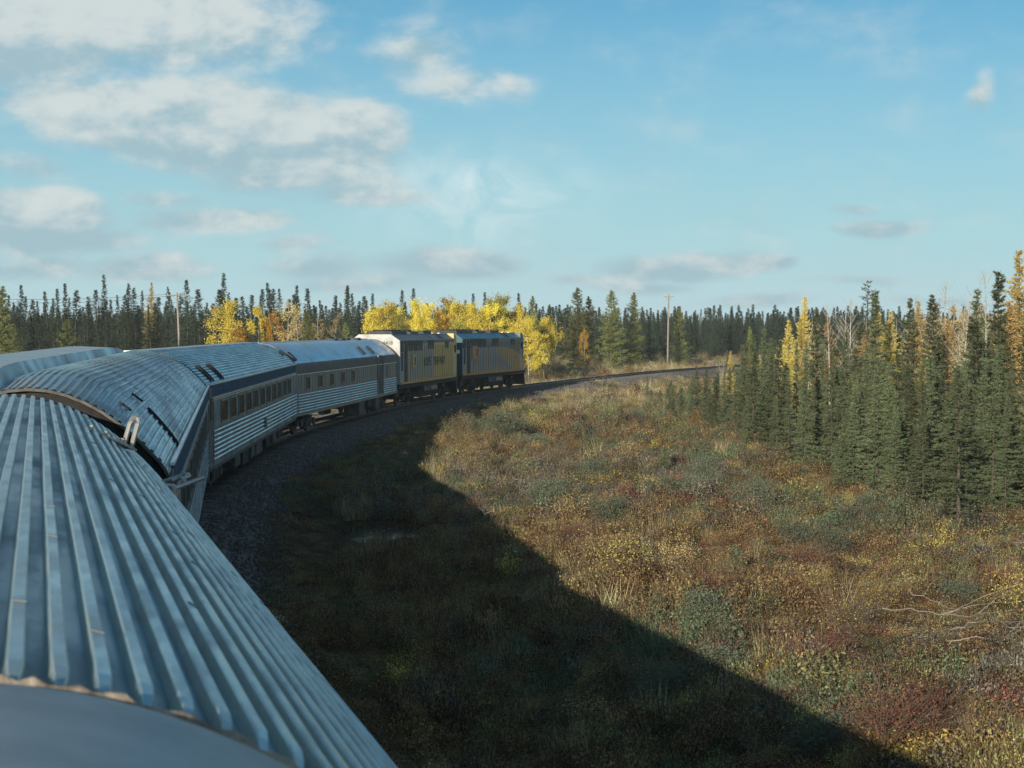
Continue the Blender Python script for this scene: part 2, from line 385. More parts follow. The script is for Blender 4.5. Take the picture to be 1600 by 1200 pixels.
PUDDLE = rays(592, 829, 6.15)
def fbm(x, y, sc, seed=0, oct=4):
    """cheap value noise"""
    out = np.zeros_like(x, float); amp = 1.0; tot = 0
    for o in range(oct):
        X = x * sc * 2 ** o + 17.3 * seed + 5.1 * o; Y = y * sc * 2 ** o - 9.7 * seed + 3.3 * o
        xi = np.floor(X); yi = np.floor(Y); fx = X - xi; fy = Y - yi
        fx = fx * fx * (3 - 2 * fx); fy = fy * fy * (3 - 2 * fy)
        def h(a, b):
            v = np.sin(a * 127.1 + b * 311.7 + seed * 74.7) * 43758.5453; return v - np.floor(v)
        out += amp * ((h(xi, yi) * (1 - fx) + h(xi + 1, yi) * fx) * (1 - fy) + (h(xi, yi + 1) * (1 - fx) + h(xi + 1, yi + 1) * fx) * fy)
        tot += amp; amp *= .5
    return out / tot
def ground_z(x, y, d=None):
    x = np.asarray(x, float); y = np.asarray(y, float)
    if d is None: d = track_dist(x, y)
    d = np.asarray(d).reshape(x.shape)
    a = np.abs(d)
    z = np.interp(a, [0, 2.2, 2.9, 4.6, 6.5, 9, 1e4], [-0.62, -0.62, -0.66, -1.15, -1.42, -1.30, -1.30])
    w = np.clip((a - 3.2) / 3.0, 0, 1)
    z = z + w * ((fbm(x, y, .12, 3) - .5) * .5 + (fbm(x, y, .7, 5) - .5) * .42)
    z = z + 1.15 * np.clip((40 - y) / 18, 0, 1) ** 1.3 * np.clip((d - 6) / 7, 0, 1)  # made-up rise, shaped to pull the train's shadow edge to the left
    far = np.clip((np.hypot(x, y) - 500) / 2500, 0, 1)
    z = z + far * 1.5
    pd = np.hypot((x - PUDDLE[0]) / 1.6, (y - PUDDLE[1]) / 2.6)
    z = np.where(pd < 1.6, z * np.clip(pd - .6, 0, 1) + (-1.50) * (1 - np.clip(pd - .6, 0, 1)), z)
    return z
def gz(x, y): return float(ground_z(np.array([x]), np.array([y]))[0])

def build_ground():
    def axis(lo, hi, n, k): 
        t = np.linspace(-1, 1, n); s = np.sinh(k * t) / np.sinh(k); return np.where(s < 0, -s * lo, s * hi)
    xs = axis(-3500, 3500, 260, 6.0); ys = 60 + axis(-1500, 5500, 330, 6.0)
    GX, GY = np.meshgrid(xs, ys); z = ground_z(GX, GY)
    V = np.stack([GX.ravel(), GY.ravel(), z.ravel()], 1)
    nx, ny = len(xs), len(ys); i = np.arange((ny - 1) * (nx - 1)); r = i // (nx - 1); c = i % (nx - 1); a = r * nx + c
    Fc = np.stack([a, a + 1, a + nx + 1, a + nx], 1)
    m = bpy.data.materials.new('bog_soil'); m.use_nodes = True; T = NT(m.node_tree); T.n.clear()
    b = T.node('ShaderNodeBsdfPrincipled'); o = T.node('ShaderNodeOutputMaterial'); T.l.new(b.outputs[0], o.inputs[0])
    g = T.node('ShaderNodeNewGeometry').outputs['Position']
    n1 = T.noise(g, 0.12, 6, 0.6); n2 = T.noise(g, 1.3, 5, 0.7); n3 = T.noise(g, 9.0, 4, 0.7)
    c = T.mix(T.ramp(n1, .38, .62), (0.10, 0.062, 0.03), (0.075, 0.07, 0.032))
    c = T.mix(T.ramp(n2, .5, .7), c, (0.13, 0.055, 0.03))
    c = T.mix(T.ramp(n3, .35, .7), (0.03, 0.022, 0.014), c)
    T.put(b.inputs['Base Color'], c); b.inputs['Roughness'].default_value = .95; b.inputs['Specular IOR Level'].default_value = .1
    bn = T.node('ShaderNodeBump'); bn.inputs['Strength'].default_value = .9; bn.inputs['Distance'].default_value = .12
    T.put(bn.inputs['Height'], T.m('ADD', n2, n3)); T.l.new(bn.outputs[0], b.inputs['Normal'])
    tag(mesh_obj('ground', V, Fc, m, smooth=True), kind='structure')
build_ground()

# ------------------------------------------------------------------ track : ballast, ties, rails
def sweep(name, prof, mats, off=0.0, i0=0, i1=None, midx=None, smooth=False, jit=0.0):
    A = TR[i0:i1]; Nn = TN[i0:i1]; n = len(A); k = len(prof)
    V = []
    for (w, h) in prof: V.append(np.stack([A[:, 0] + Nn[:, 0] * (w + off), A[:, 1] + Nn[:, 1] * (w + off), np.full(n, h)], 1))
    V = np.stack(V, 1).reshape(-1, 3)
    if jit: V += RNG.normal(0, jit, V.shape)
    a = np.arange((n - 1) * (k - 1)); r = a // (k - 1); c = a % (k - 1); b = r * k + c
    Fc = np.stack([b, b + 1, b + k + 1, b + k], 1)
    mi = None
    if midx: mi = np.tile(np.array(midx), n - 1).tolist()
    o = mesh_obj(name, V, Fc, mats, smooth=smooth, midx=mi)
    return o
def ballast_mat():
    m = bpy.data.materials.new('crushed_ballast'); m.use_nodes = True; T = NT(m.node_tree); T.n.clear()
    b = T.node('ShaderNodeBsdfPrincipled'); o = T.node('ShaderNodeOutputMaterial'); T.l.new(b.outputs[0], o.inputs[0])
    g = T.node('ShaderNodeNewGeometry').outputs['Position']
    v = T.node('ShaderNodeTexVoronoi'); T.put(v.inputs['Vector'], g); v.inputs['Scale'].default_value = 16
    n = T.noise(g, .5, 4)
    c = T.mix(v.outputs['Color'], (0.10, 0.098, 0.094), (0.17, 0.165, 0.155)); c = T.mix(T.ramp(n, .4, .7), c, (0.10, 0.092, 0.085))
    T.put(b.inputs['Base Color'], c); b.inputs['Roughness'].default_value = .9
    bn = T.node('ShaderNodeBump'); bn.inputs['Strength'].default_value = 1; bn.inputs['Distance'].default_value = .05; bn.invert = True
    T.put(bn.inputs['Height'], v.outputs['Distance']); T.l.new(bn.outputs[0], b.inputs['Normal'])
    return m
M['ballast'] = ballast_mat()
bal = sweep('ballast_bed', [(-4.0, -.95), (-3.0, -.62), (-2.0, -.24), (-1.6, -.17), (0, -.17), (1.6, -.17), (2.0, -.24), (3.0, -.64), (3.8, -1.0)], M['ballast'], smooth=True, jit=.012)
tag(bal, kind='structure')
rp = [(-.07, -.155), (-.07, -.14), (-.012, -.125), (-.012, -.045), (-.036, -.035), (-.036, -.002), (.036, -.002), (.036, -.035), (.012, -.045), (.012, -.125), (.07, -.14), (.07, -.155)]
for off, lab in ((-.7525, 'outer rail of the track, hidden under the train and reappearing ahead of it'), (.7525, 'inner rail of the curved track on the near side of the train')):
    r = sweep('rail', rp, [M['rail'], M['railtop']], off=off, midx=[0, 0, 0, 0, 0, 1, 0, 0, 0, 0, 0]); tag(r, lab, 'rail', 'rails of the track')
def build_ties():
    mb = MB(); V = []; Fc = []; s = 0; acc = 0
    for i in range(1, len(TR)):
        acc += np.linalg.norm(TR[i] - TR[i - 1])
        if acc >= .56:
            acc = 0; p = TR[i]; t = TT[i]; nn = TN[i]; n = len(V)
            j = random.uniform(-.04, .04)
            for z in (-.22, -.156):
                for a in (-1.28 + j, 1.28 + j):
                    for b in (-.11, .11): V.append((p[0] + nn[0] * a + t[0] * b, p[1] + nn[1] * a + t[1] * b, z))
            Fc += [tuple(n + q for q in f) for f in ((0, 1, 3, 2), (4, 6, 7, 5), (0, 4, 5, 1), (2, 3, 7, 6), (0, 2, 6, 4), (1, 5, 7, 3))]
    tag(mesh_obj('railway_ties', V, Fc, M['tie']), 'dark wooden ties under the rails of the curved track', 'railway ties', kind='stuff')
build_ties()

# ------------------------------------------------------------------ train
def roof_h(w, H0=4.11):
    a = abs(w)
    return H0 - .41 * a * a if a <= 1.40 else H0 - np.interp(a, [1.40, 1.47, 1.515, 1.53], [.8036, .90, 1.0, 1.12])
ROOFW = [-1.53, -1.515, -1.47, -1.40, -1.2, -1.0, -.8, -.6, -.4, -.2, 0, .2, .4, .6, .8, 1.0, 1.2, 1.40, 1.47, 1.515, 1.53]
def roof2_h(w, y, L=25.7, rise=.15):
    e0, e1 = y + L / 2, L / 2 - y
    f = lambda t: (lambda q: q * q * (3 - 2 * q))(min(1, max(0, t)))
    up = rise * f(e0 / 2.6) * f(e1 / 5.5)
    return roof_h(w) + up * max(0.0, 1 - (abs(w) / 1.5) ** 2)
def lathe_wheel(mb, x, y, z, r, wd, seg=18):
    n = len(mb.v); prof = [(wd / 2, 0.0), (wd / 2 * .5, r * .35), (wd / 2 * .4, r * .75), (wd / 2, r * .86), (wd / 2, r), (-wd / 2, r * 1.03), (-wd / 2, 0.0)]
    for (px, pr) in prof:
        for k in range(seg):
            a = 2 * math.pi * k / seg; mb.v.append((x + px, y + math.cos(a) * pr, z + math.sin(a) * pr))
    for i in range(len(prof) - 1):
        for k in range(seg):
            k2 = (k + 1) % seg; mb.f.append((n + i * seg + k, n + i * seg + k2, n + (i + 1) * seg + k2, n + (i + 1) * seg + k))
def truck(parent, y0, base=2.6, r=.457, big=False):
    m = MB()
    for sx in (-1, 1):
        x = sx * 1.02
        poly = [(y0 - base / 2 - .45, .42), (y0 - base / 2 - .45, .62), (y0 - .7, .66), (y0 - .5, .86), (y0 + .5, .86), (y0 + .7, .66), (y0 + base / 2 + .45, .62), (y0 + base / 2 + .45, .42), (y0 + .6, .36), (y0 + .45, .22), (y0 - .45, .22), (y0 - .6, .36)]
        m.prism(poly, 0, x - .07, x + .07)
        for q in (-1, 1):
            m.box((x + sx * .11, y0 + q * base / 2, r), (.1, .30, .34), .04)
            m.tube([(x + sx * .10, y0 + q * .32, .30), (x + sx * .10, y0 + q * .32, .80)], .11, 8)
        m.tube([(x + sx * .14, y0 + .7, .75), (x + sx * .14, y0 - .5, .45)], .05, 6)
    m.box((0, y0, .62), (2.0, .5, .28), .04)
    t = m.build('truck_frame', M['gear'] if not big else M['black'], parent)
    for q in (-1, 1):
        for sx in (-1, 1):
            w = MB(); lathe_wheel(w, sx * .78, y0 + q * base / 2, r, r, .13 * sx); w.build('wheel', M['wheel'], t, smooth=False)
        MB().tube([(-.75, y0 + q * base / 2, r), (.75, y0 + q * base / 2, r)], .08, 8).build('axle', M['wheel'], t)
    return t

def end_arch(parent, y0, thick, out, m, name='end_arch', low=.95, ins=0.0):
    """flange following the section of the car"""
    pts = [(w, roof_h(w)) for w in ROOFW]; pts = [(-1.53, low)] + pts + [(1.53, low)]
    V = []; Fc = []
    n = len(pts)
    for yy in (y0 - thick / 2, y0 + thick / 2):
        for k, (w, h) in enumerate(pts):
            L = math.hypot(w, (h - 2.6)); ux, uz = w / L, (h - 2.6) / L
            V.append((w + ux * out, yy, h + uz * out)); V.append((w - ux * (.10 + ins), yy, h - uz * (.10 + ins)))
    for k in range(n - 1):
        a = 2 * k; b = 2 * n + 2 * k
        Fc += [(a, a + 2, b + 2, b), (a + 1, b + 1, b + 3, a + 3), (a, a + 1, a + 3, a + 2), (b, b + 2, b + 3, b + 1)]
    o = mesh_obj(name, V, Fc, m, parent); bm_fix(o.data); return o

def car_shell(root, L, roofm, sidem, low=.93, roof_name='roof', dip=True, hf=None):
    y0, y1 = -L / 2, L / 2
    ys = [y0, y0 + .15, y0 + .5, y0 + 1.0, y0 + 1.8] + list(np.linspace(y0 + 3, y1 - 3, 12)) + [y1 - 1.8, y1 - 1.0, y1 - .5, y1 - .15, y1]
    def dipf(y):
        e = min(y - y0, y1 - y); return -.05 * max(0, 1 - e / 1.2) ** 1.6 if dip else 0
    V = []; k = len(ROOFW)
    for y in ys:
        for w in ROOFW:
            fall = 1 - (abs(w) / 1.53) ** 4
            V.append((w, y, (hf(w, y) if hf else roof_h(w) + dipf(y) * fall) + random.uniform(-.0015, .0015)))
    Fc = [(r * k + c, r * k + c + 1, (r + 1) * k + c + 1, (r + 1) * k + c) for r in range(len(ys) - 1) for c in range(k - 1)]
    roof = mesh_obj(roof_name, V, Fc, roofm, root, smooth=True)
    for sx in (-1, 1):
        m = MB(); m.prism([(sx * 1.53, low), (sx * 1.53, 2.995), (sx * 1.45, 2.995), (sx * 1.45, low)], 1, y0, y1)
        m.build('side_wall', sidem, root)
    for yy in (y0 + .03, y1 - .03):
        poly = [(w * .985, roof_h(w) - .02 + dipf(y0) * (1 - (abs(w) / 1.53) ** 4)) for w in ROOFW] + [(1.5, 1.0), (-1.5, 1.0)]
        MB().prism(poly, 1, yy - .02, yy + .02).build('end_wall', M['rubber'], root)
    MB().box((0, 0, 1.02), (2.8, L - .3, .16)).build('underframe', M['black'], root)
    return roof

def bellows(root, y0, y1, n=5, name='bellows'):
    m = MB(); pts = [(-.75, .95), (-.75, 3.35), (-.55, 3.62), (.55, 3.62), (.75, 3.35), (.75, .95)]
    N = n * 2 + 1; V = []; k = len(pts)
    for i in range(N):
        y = y0 + (y1 - y0) * i / (N - 1); s = 1.0 if i % 2 else .93
        for (a, b) in pts: V.append((a * s, y, b * (1 if b < 1 else (.985 if i % 2 == 0 else 1))))
    Fc = [(r * k + c, r * k + c + 1, (r + 1) * k + c + 1, (r + 1) * k + c) for r in range(N - 1) for c in range(k - 1)]
    o = mesh_obj(name, V, Fc, M['rubber'], root); return o

def rib_mesh(L, wd=.040, h=.019, bend0=0.0, bend1=.05, pinch=True, seams=True):
    """one raised flute of roof sheet; local x across, y along, z up; dips at both ends"""
    ys = [0, .10, .22, .45, .8, 1.2] + list(np.linspace(2.2, L - 2.2, 9)) + [L - 1.2, L - .8, L - .45, L - .22, L - .10, L]
    V = []; Fc = []; k = 6
    for y in ys:
        e0, e1 = y, L - y
        dz = -bend0 * max(0, 1 - e0 / 1.2) ** 1.6 - bend1 * max(0, 1 - e1 / 1.2) ** 1.6
        hh = h * min(1, .15 + e0 / .14) * min(1, .15 + e1 / .14) if pinch else h
        w2 = wd / 2
        for (a, b) in ((-w2, -.004), (-w2 * .78, hh * .85), (-w2 * .5, hh), (w2 * .5, hh), (w2 * .78, hh * .85), (w2, -.004)): V.append((a, y, b + dz))
    for r in range(len(ys) - 1):
        for c in range(k - 1): Fc.append((r * k + c, r * k + c + 1, (r + 1) * k + c + 1, (r + 1) * k + c))
    Fc.append(tuple(range(k))); Fc.append(tuple((len(ys) - 1) * k + i for i in range(k))[::-1])
    me = bpy.data.meshes.new('rib'); me.from_pydata(V, [], Fc)
    me.materials.append(M['steel_rib']); me.update(); return me

def gap_shade(root, y0, y1):  # added black sheet that imitates the shade in the gap between cars
    V = [(w * .985, y, roof_h(w) - .030) for y in (y0, (y0 + y1) / 2, y1) for w in ROOFW]; k = len(ROOFW)
    V = [(-1.47, V[0][1], 1.0)] + V[:k] + [(1.47, V[0][1], 1.0)] + [(-1.47, V[k][1], 1.0)] + V[k:2 * k] + [(1.47, V[k][1], 1.0)] + [(-1.47, V[2 * k][1], 1.0)] + V[2 * k:] + [(1.47, V[2 * k][1], 1.0)]; k += 2
    mesh_obj('gap_shade', V, [(r * k + c, r * k + c + 1, (r + 1) * k + c + 1, (r + 1) * k + c) for r in range(2) for c in range(k - 1)], M['rubber'], root)
def lay_ribs(root, y0, L, pitch, wmax, me=None, wmin=None, **kw):
    me = me or rib_mesh(L, **kw)
    # positions at equal arc length
    ws = np.linspace(0, 1.5, 600); hs = np.array([roof_h(w) for w in ws]); arc = np.concatenate([[0], np.cumsum(np.hypot(np.diff(ws), np.diff(hs)))])
    pos = []; a = pitch / 2
    while a < np.interp(wmax, ws, arc): pos.append(float(np.interp(a, arc, ws))); a += pitch
    for w in [-p for p in pos[::-1]] + pos:
        if wmin is not None and abs(w) < wmin: continue
        e = .01; sl = (roof_h(w + e) - roof_h(w - e)) / (2 * e)
        o = bpy.data.objects.new('rib', me); o.parent = root; o.location = (w, y0, roof_h(w) - .001)
        o.rotation_euler = (0, -math.atan(sl), 0); COL.objects.link(o)

def root_from_front(name, fx, fy, head, L):
    """empty at the middle of a vehicle whose front centre is (fx, fy)"""
    h = math.radians(head); c = (fx - math.sin(h) * L / 2, fy - math.cos(h) * L / 2, 0)
    return empty(name, c, -h)

# --- the dome car the photograph is taken from
OWN_H = -16.5
own = root_from_front('dome_car', -5.30, 16.9, OWN_H, 26.0)
tag(own, 'stainless dome car with ribbed roof nearest the camera, roof seen from its dome', 'train car', 'train cars of the passenger train')
OWN_OFF = 13.0 - 17.3          # local y = s + OWN_OFF, s measured ahead of the camera
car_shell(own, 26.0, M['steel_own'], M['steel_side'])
FRONT = 13.0; SILL_Y = 3.35 + OWN_OFF


gap_shade(own, 12.98, 13.42)
truck(own, 9.2); truck(own, -9.2)
for sx in (-1, 1):
    for k in range(7): MB().tube([(sx * 1.545, -12.9, 1.12 + k * .125), (sx * 1.545, 12.9, 1.12 + k * .125)], .03, 6).build('flute', M['flute'], own)
    MB().box((sx * 1.535, 1.0, 2.45), (.02, 22, .62), 0).build('window_band', M['glass'], own)
    MB().box((sx * 1.545, 0, 3.02), (.03, 25.9, .05)).build('gutter', M['trim'], own)
# the fairing in front of the dome window, with sealant along its foot
SILL_PL = [(-1.46, 1.9), (-1.42, 2.45), (-1.25, 2.80), (-1.0, 2.90), (-.7, 2.90), (-.35, 2.83), (0, 2.77), (.35, 2.83), (.7, 2.90), (1.0, 2.90), (1.25, 2.80), (1.42, 2.45), (1.46, 1.9)]
def own_ribs():
    ws = np.linspace(0, 1.52, 600); hs = np.array([roof_h(w) for w in ws]); arc = np.concatenate([[0], np.cumsum(np.hypot(np.diff(ws), np.diff(hs)))])
    pos = []; a = .0905 / 2
    while a < np.interp(1.505, ws, arc): pos.append(float(np.interp(a, arc, ws))); a += .0905
    wd, h = .047, .032; rq = random.Random(2)
    for w in [-q for q in pos[::-1]] + pos:
        y0 = float(np.interp(w, [q[0] for q in SILL_PL], [q[1] for q in SILL_PL])) + OWN_OFF + .055; y1 = FRONT - .03; hh_ = lambda y: roof_h(w) - .05 * max(0, 1 - (13 - y) / 1.2) ** 1.6 * (1 - (abs(w) / 1.53) ** 4)
        e = .01; sl = (roof_h(w + e) - roof_h(w - e)) / (2 * e); L = math.hypot(1, sl); tx, tz, nx, nz = 1 / L, sl / L, -sl / L, 1 / L; V = []
        ys = [y0, y0 + .03, y0 + .07, y0 + .14, y0 + .3] + list(np.arange(y0 + .9, y1 - 1.3, .9)) + [y1 - 1.2, y1 - .8, y1 - .4, y1 - .1, y1]
        j = 0
        for y in ys:
            t = min(1, (y - y0) / .10); f = .25 + .75 * t; g = .35 + .65 * t; z = hh_(y) - .001; dx = rq.uniform(-.0012, .0012); dn = rq.uniform(-.0012, .0012)
            for (p, q) in ((-wd / 2, -.004), (-wd * .40, h * .82), (-wd * .32, h), (wd * .30, h), (wd * .40, h * .8), (wd / 2, -.004)):
                V.append((w + tx * (p * g + dx) + nx * (q * f + dn), y, z + tz * (p * g + dx) + nz * (q * f + dn)))
        Fc = [(r * 6 + c, r * 6 + c + 1, (r + 1) * 6 + c + 1, (r + 1) * 6 + c) for r in range(len(ys) - 1) for c in range(5)] + [(0, 1, 2, 3, 4, 5), tuple((len(ys) - 1) * 6 + i for i in (5, 4, 3, 2, 1, 0))]
        o = mesh_obj('rib', V, Fc, M['steel_rib'], own)
        # seam lap on some ribs and a few stray rivets
        if abs(w) < 1.5:
            for q in range(2):
                ya = rq.uniform(y0 + .6, y1 - 1); m = MB(); m.box((0, 0, h + .0015), (wd * .74, .012, .004)); so = m.build('seam', M['steel_side'], o)
                so.location = (w, ya, hh_(ya)); so.rotation_euler = (0, -math.atan(sl), 0)
own_ribs()
def dome_sill():
    pl = SILL_PL
    # smooth the plan outline
    P = np.array(pl); t = np.linspace(0, len(P) - 1, 49); xs = np.interp(t, range(len(P)), P[:, 0]); ss = np.interp(t, range(len(P)), P[:, 1])
    for _ in range(12): ss[1:-1] = .5 * ss[1:-1] + .25 * (ss[:-2] + ss[2:]); xs[1:-1] = .5 * xs[1:-1] + .25 * (xs[:-2] + xs[2:])
    c = np.array([0, .9]); V = []; rings = [(1.0, -.01), (1.0, .020), (.985, .028), (.93, .034), (.84, .042), (.72, .052), (.60, .065), (.50, .085), (.40, .11)]
    n = len(xs)
    for (k, up) in rings:
        for i in range(n):
            x = c[0] + (xs[i] - c[0]) * k; s = c[1] + (ss[i] - c[1]) * k
            V.append((x, s + OWN_OFF, roof_h(x) * 1.0 + up))
    Fc = [(r * n + i, r * n + i + 1, (r + 1) * n + i + 1, (r + 1) * n + i) for r in range(len(rings) - 1) for i in range(n - 1)]
    o = mesh_obj('dome_sill', V, Fc, M['sill'], own, smooth=True); bm_fix(o.data)
    # sealant bead, lumpy
    m = MB(); pts = []; rs = []
    rr = random.Random(4)
    for i in range(n):
        x, s = xs[i], ss[i] + .018
        for q in range(3):
            if i + 1 >= n: break
            x2, s2 = xs[i + 1], ss[i + 1] + .018; f = q / 3
            xx = x + (x2 - x) * f; s_ = s + (s2 - s) * f
            pts.append((xx, s_ + OWN_OFF + rr.uniform(-.004, .006), roof_h(xx) + .014)); rs.append(rr.uniform(.010, .026))
    m.tube(pts, rs, 6); m.build('sealant_bead', M['seal'], own, smooth=True)
    # dark window gasket and glazing foot above it
    m = MB(); m.tube([(xs[i] * .40, .9 + (ss[i] - .9) * .40 + OWN_OFF, roof_h(xs[i] * .4) + .12) for i in range(n)], .02, 6); m.build('window_gasket', M['rubber'], own, smooth=True)
dome_sill()
# lifting brackets of the dome car (the D shaped one on the roof, the forked one at the eave)
def roof_bracket(x, s, tilt, rotz, second=False):
    y = s + OWN_OFF; e = empty('bracket_root')
    m = MB()
    if not second:
        for dx in (-.055, .055): m.box((dx - .10, 0, .012), (.36, .030, .022), .006) if False else m.box((-.14, dx, .015), (.42, .034, .022), .006)
        m.box((-.30, 0, .010), (.10, .17, .012)); m.box((.03, 0, .010), (.10, .17, .012))
        loop = [(.04, -.065, .02), (.03, -.065, .10), (.02, -.065, .19), (.018, -.045, .225), (.015, 0, .235), (.018, .045, .225), (.02, .065, .19), (.03, .065, .10), (.04, .065, .02)]
        m.tube(loop, .019, 8)
        for (a, b) in ((-.30, -.055), (-.30, .055), (-.18, -.055), (-.18, .055), (-.04, -.055), (-.02, .055)):
            m.tube([(a, b, .02), (a, b, .05)], .017, 8)
    else:
        m.tube([(-.10, -.13, .0), (.28, -.13, .04)], .020, 8); m.tube([(-.10, .13, .0), (.34, .13, .04)], .020, 8)
        m.tube([(.08, -.13, .02), (.13, -.05, .05), (.20, -.05, .06), (.24, 0, .06), (.24, .05, .05), (.12, .06, .03), (.12, .13, .02)], .022, 8)
        m.box((-.12, 0, 0), (.05, .40, .10), .01)
    o = m.build('lifting_bracket', M['cast'], own, smooth=False)
    bpy.data.objects.remove(e)
    o.location = (x, y, roof_h(x) + .04); o.rotation_euler = (0, tilt, rotz); o.scale = (1.2, 1.2, 1.2)
roof_bracket(.98, 14.0, math.radians(24), math.radians(22))
roof_bracket(1.44, 15.0, math.radians(-4), math.radians(42), True)

# --- the second car
CAR2_H = -9.8
car2 = root_from_front('sleeping_car', -9.74, 43.05, CAR2_H, 25.7)
tag(car2, 'ribbed stainless car just ahead of the dome car, sooty brown towards its far end', 'train car', 'train cars of the passenger train')
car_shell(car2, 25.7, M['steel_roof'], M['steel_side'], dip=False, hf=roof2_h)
def lay_shaped_ribs(root, pitch, wmax, hf, y0, y1, wd, h):
    ws = np.linspace(0, 1.5, 600); hs = np.array([roof_h(w) for w in ws]); arc = np.concatenate([[0], np.cumsum(np.hypot(np.diff(ws), np.diff(hs)))])
    pos = []; a = pitch / 2
    while a < np.interp(wmax, ws, arc): pos.append(float(np.interp(a, arc, ws))); a += pitch
    ys = [y0, y0 + .1, y0 + .3, y0 + .7, y0 + 1.3, y0 + 2, y0 + 2.8, y0 + 3.6, y0 + 4.5] + list(np.linspace(y0 + 6.5, y1 - 6.5, 6)) + [y1 - q for q in (5.2, 4.2, 3.2, 2.2, 1.4, .7, .3, .1, 0)]
    for w in [-q for q in pos[::-1]] + pos:
        V = []; e = .01
        for y in ys:
            sl = (hf(w + e, y) - hf(w - e, y)) / (2 * e); L = math.hypot(1, sl); tx, tz, nx, nz = 1 / L, sl / L, -sl / L, 1 / L; z = hf(w, y) - .001
            for (p, q) in ((-wd / 2, -.004), (-wd * .38, h), (wd * .38, h), (wd / 2, -.004)): V.append((w + tx * p + nx * q, y, z + tz * p + nz * q))
        Fc = [(r * 4 + c, r * 4 + c + 1, (r + 1) * 4 + c + 1, (r + 1) * 4 + c) for r in range(len(ys) - 1) for c in range(3)] + [(0, 1, 2, 3)]
        mesh_obj('rib', V, Fc, M['steel_rib2'], root)
lay_shaped_ribs(car2, .0905, 1.50, roof2_h, -12.78, 12.78, .040, .017)
end_arch(car2, -12.87, .07, .022, M['tan'], 'end_flange', ins=-.09); end_arch(car2, 12.87, .12, .03, M['tan'], 'end_flange')
bellows(car2, 12.9, 13.4)
# dark rubber teeth along the near flange
for k in range(-12, 17):
    w = k * .088
    if abs(w) > 1.45: continue
    e = .01; sl = (roof_h(w + e) - roof_h(w - e)) / (2 * e)
    m = MB(); m.box((0, 0, .012), (.045, .10, .035), .006); o = m.build('rib_end_cap', M['rubber'], car2)
    o.location = (w, -12.78, roof_h(w)); o.rotation_euler = (0, -math.atan(sl), 0)
def deck(root, L, hh, w0=-.62, w1=-.02, m=None, taper=False, hf=None):
    mb = MB(); y0, y1 = -L / 2 + .15, L / 2 - .3
    pts = []
    V = []; ys = [y0, y0 + .3, y0 + .7, y0 + 1.2] + list(np.linspace(y0 + 1.8, y1, 18))
    for y in ys:
        t = (y - y0) / (y1 - y0); h = hh * (1 - .45 * t if taper else 1)
        if hf:
            if y > L / 2 - 3: continue
            hq = hf(0, y) + hh * min(1, (y - y0) / .5 + .05) * min(1, (L / 2 - y) / 9 + .1); V += [(w0 - .12, y, hf(w0 - .12, y) - .01), (w0, y, hq + .035), (w1 - .10, y, hq), (w1, y, hf(w1, y) - .002)]; continue
        z = 4.11
        V += [(w0 - .25, y, roof_h(w0 - .25)), (w0 - .12, y, z + h), (w1 - .10, y, z + h), (w1, y, roof_h(w1) - .002)]
    ny = len(V) // 4
    Fc = [(r * 4 + c, r * 4 + c + 1, (r + 1) * 4 + c + 1, (r + 1) * 4 + c) for r in range(ny - 1) for c in range(3)]
    Fc += [(0, 1, 2, 3), tuple((ny - 1) * 4 + i for i in (3, 2, 1, 0))]
    o = mesh_obj('roof_duct', V, Fc, m or M['deck'], root); bm_fix(o.data); return o
deck(car2, 25.7, .10, -1.28, -.42, hf=roof2_h)
def roof_step(root, w0, w1, y, wd=.10, up=.05, m=None, name='roof_step', dz=0.0):
    """dark curved step strip standing on the roof, across the car"""
    n = 9; V = []
    for i in range(n):
        w = w0 + (w1 - w0) * i / (n - 1); z = roof_h(w) + dz * max(0, 1 - (w / 1.5) ** 2); e = .01; sl = (roof_h(w + e) - roof_h(w - e)) / (2 * e); L = math.hypot(1, sl); nx, nz = -sl / L, 1 / L
        for (b, u) in ((-wd / 2, .0), (-wd / 2, up), (wd / 2, up), (wd / 2, .0)): V.append((w + nx * u, y + b, z + nz * u))
    Fc = [(r * 4 + c, r * 4 + (c + 1) % 4, (r + 1) * 4 + (c + 1) % 4, (r + 1) * 4 + c) for r in range(n - 1) for c in range(4)] + [(0, 1, 2, 3), tuple((n - 1) * 4 + i for i in (3, 2, 1, 0))]
    o = mesh_obj(name, V, Fc, m or M['black'], root); bm_fix(o.data); return o
roof_step(car2, 1.08, 1.50, -9.2, .06, .05, dz=.14)
def cross_cleat(root, w, y):
    m = MB(); s = .09
    for d in (-.045, .045): m.box((0, d, .026), (s * 2, .018, .02)); m.box((d, 0, .028), (.018, s * 2, .02))
    o = m.build('roof_cleat', M['black'], root); e = .01; sl = (roof_h(w + e) - roof_h(w - e)) / (2 * e)
    o.location = (w, y, roof2_h(w, y) + .012); o.rotation_euler = (0, -math.atan(sl), 0)
cross_cleat(car2, .95, -9.2); cross_cleat(car2, .93, -11.3)
truck(car2, 9.0); truck(car2, -9.0)

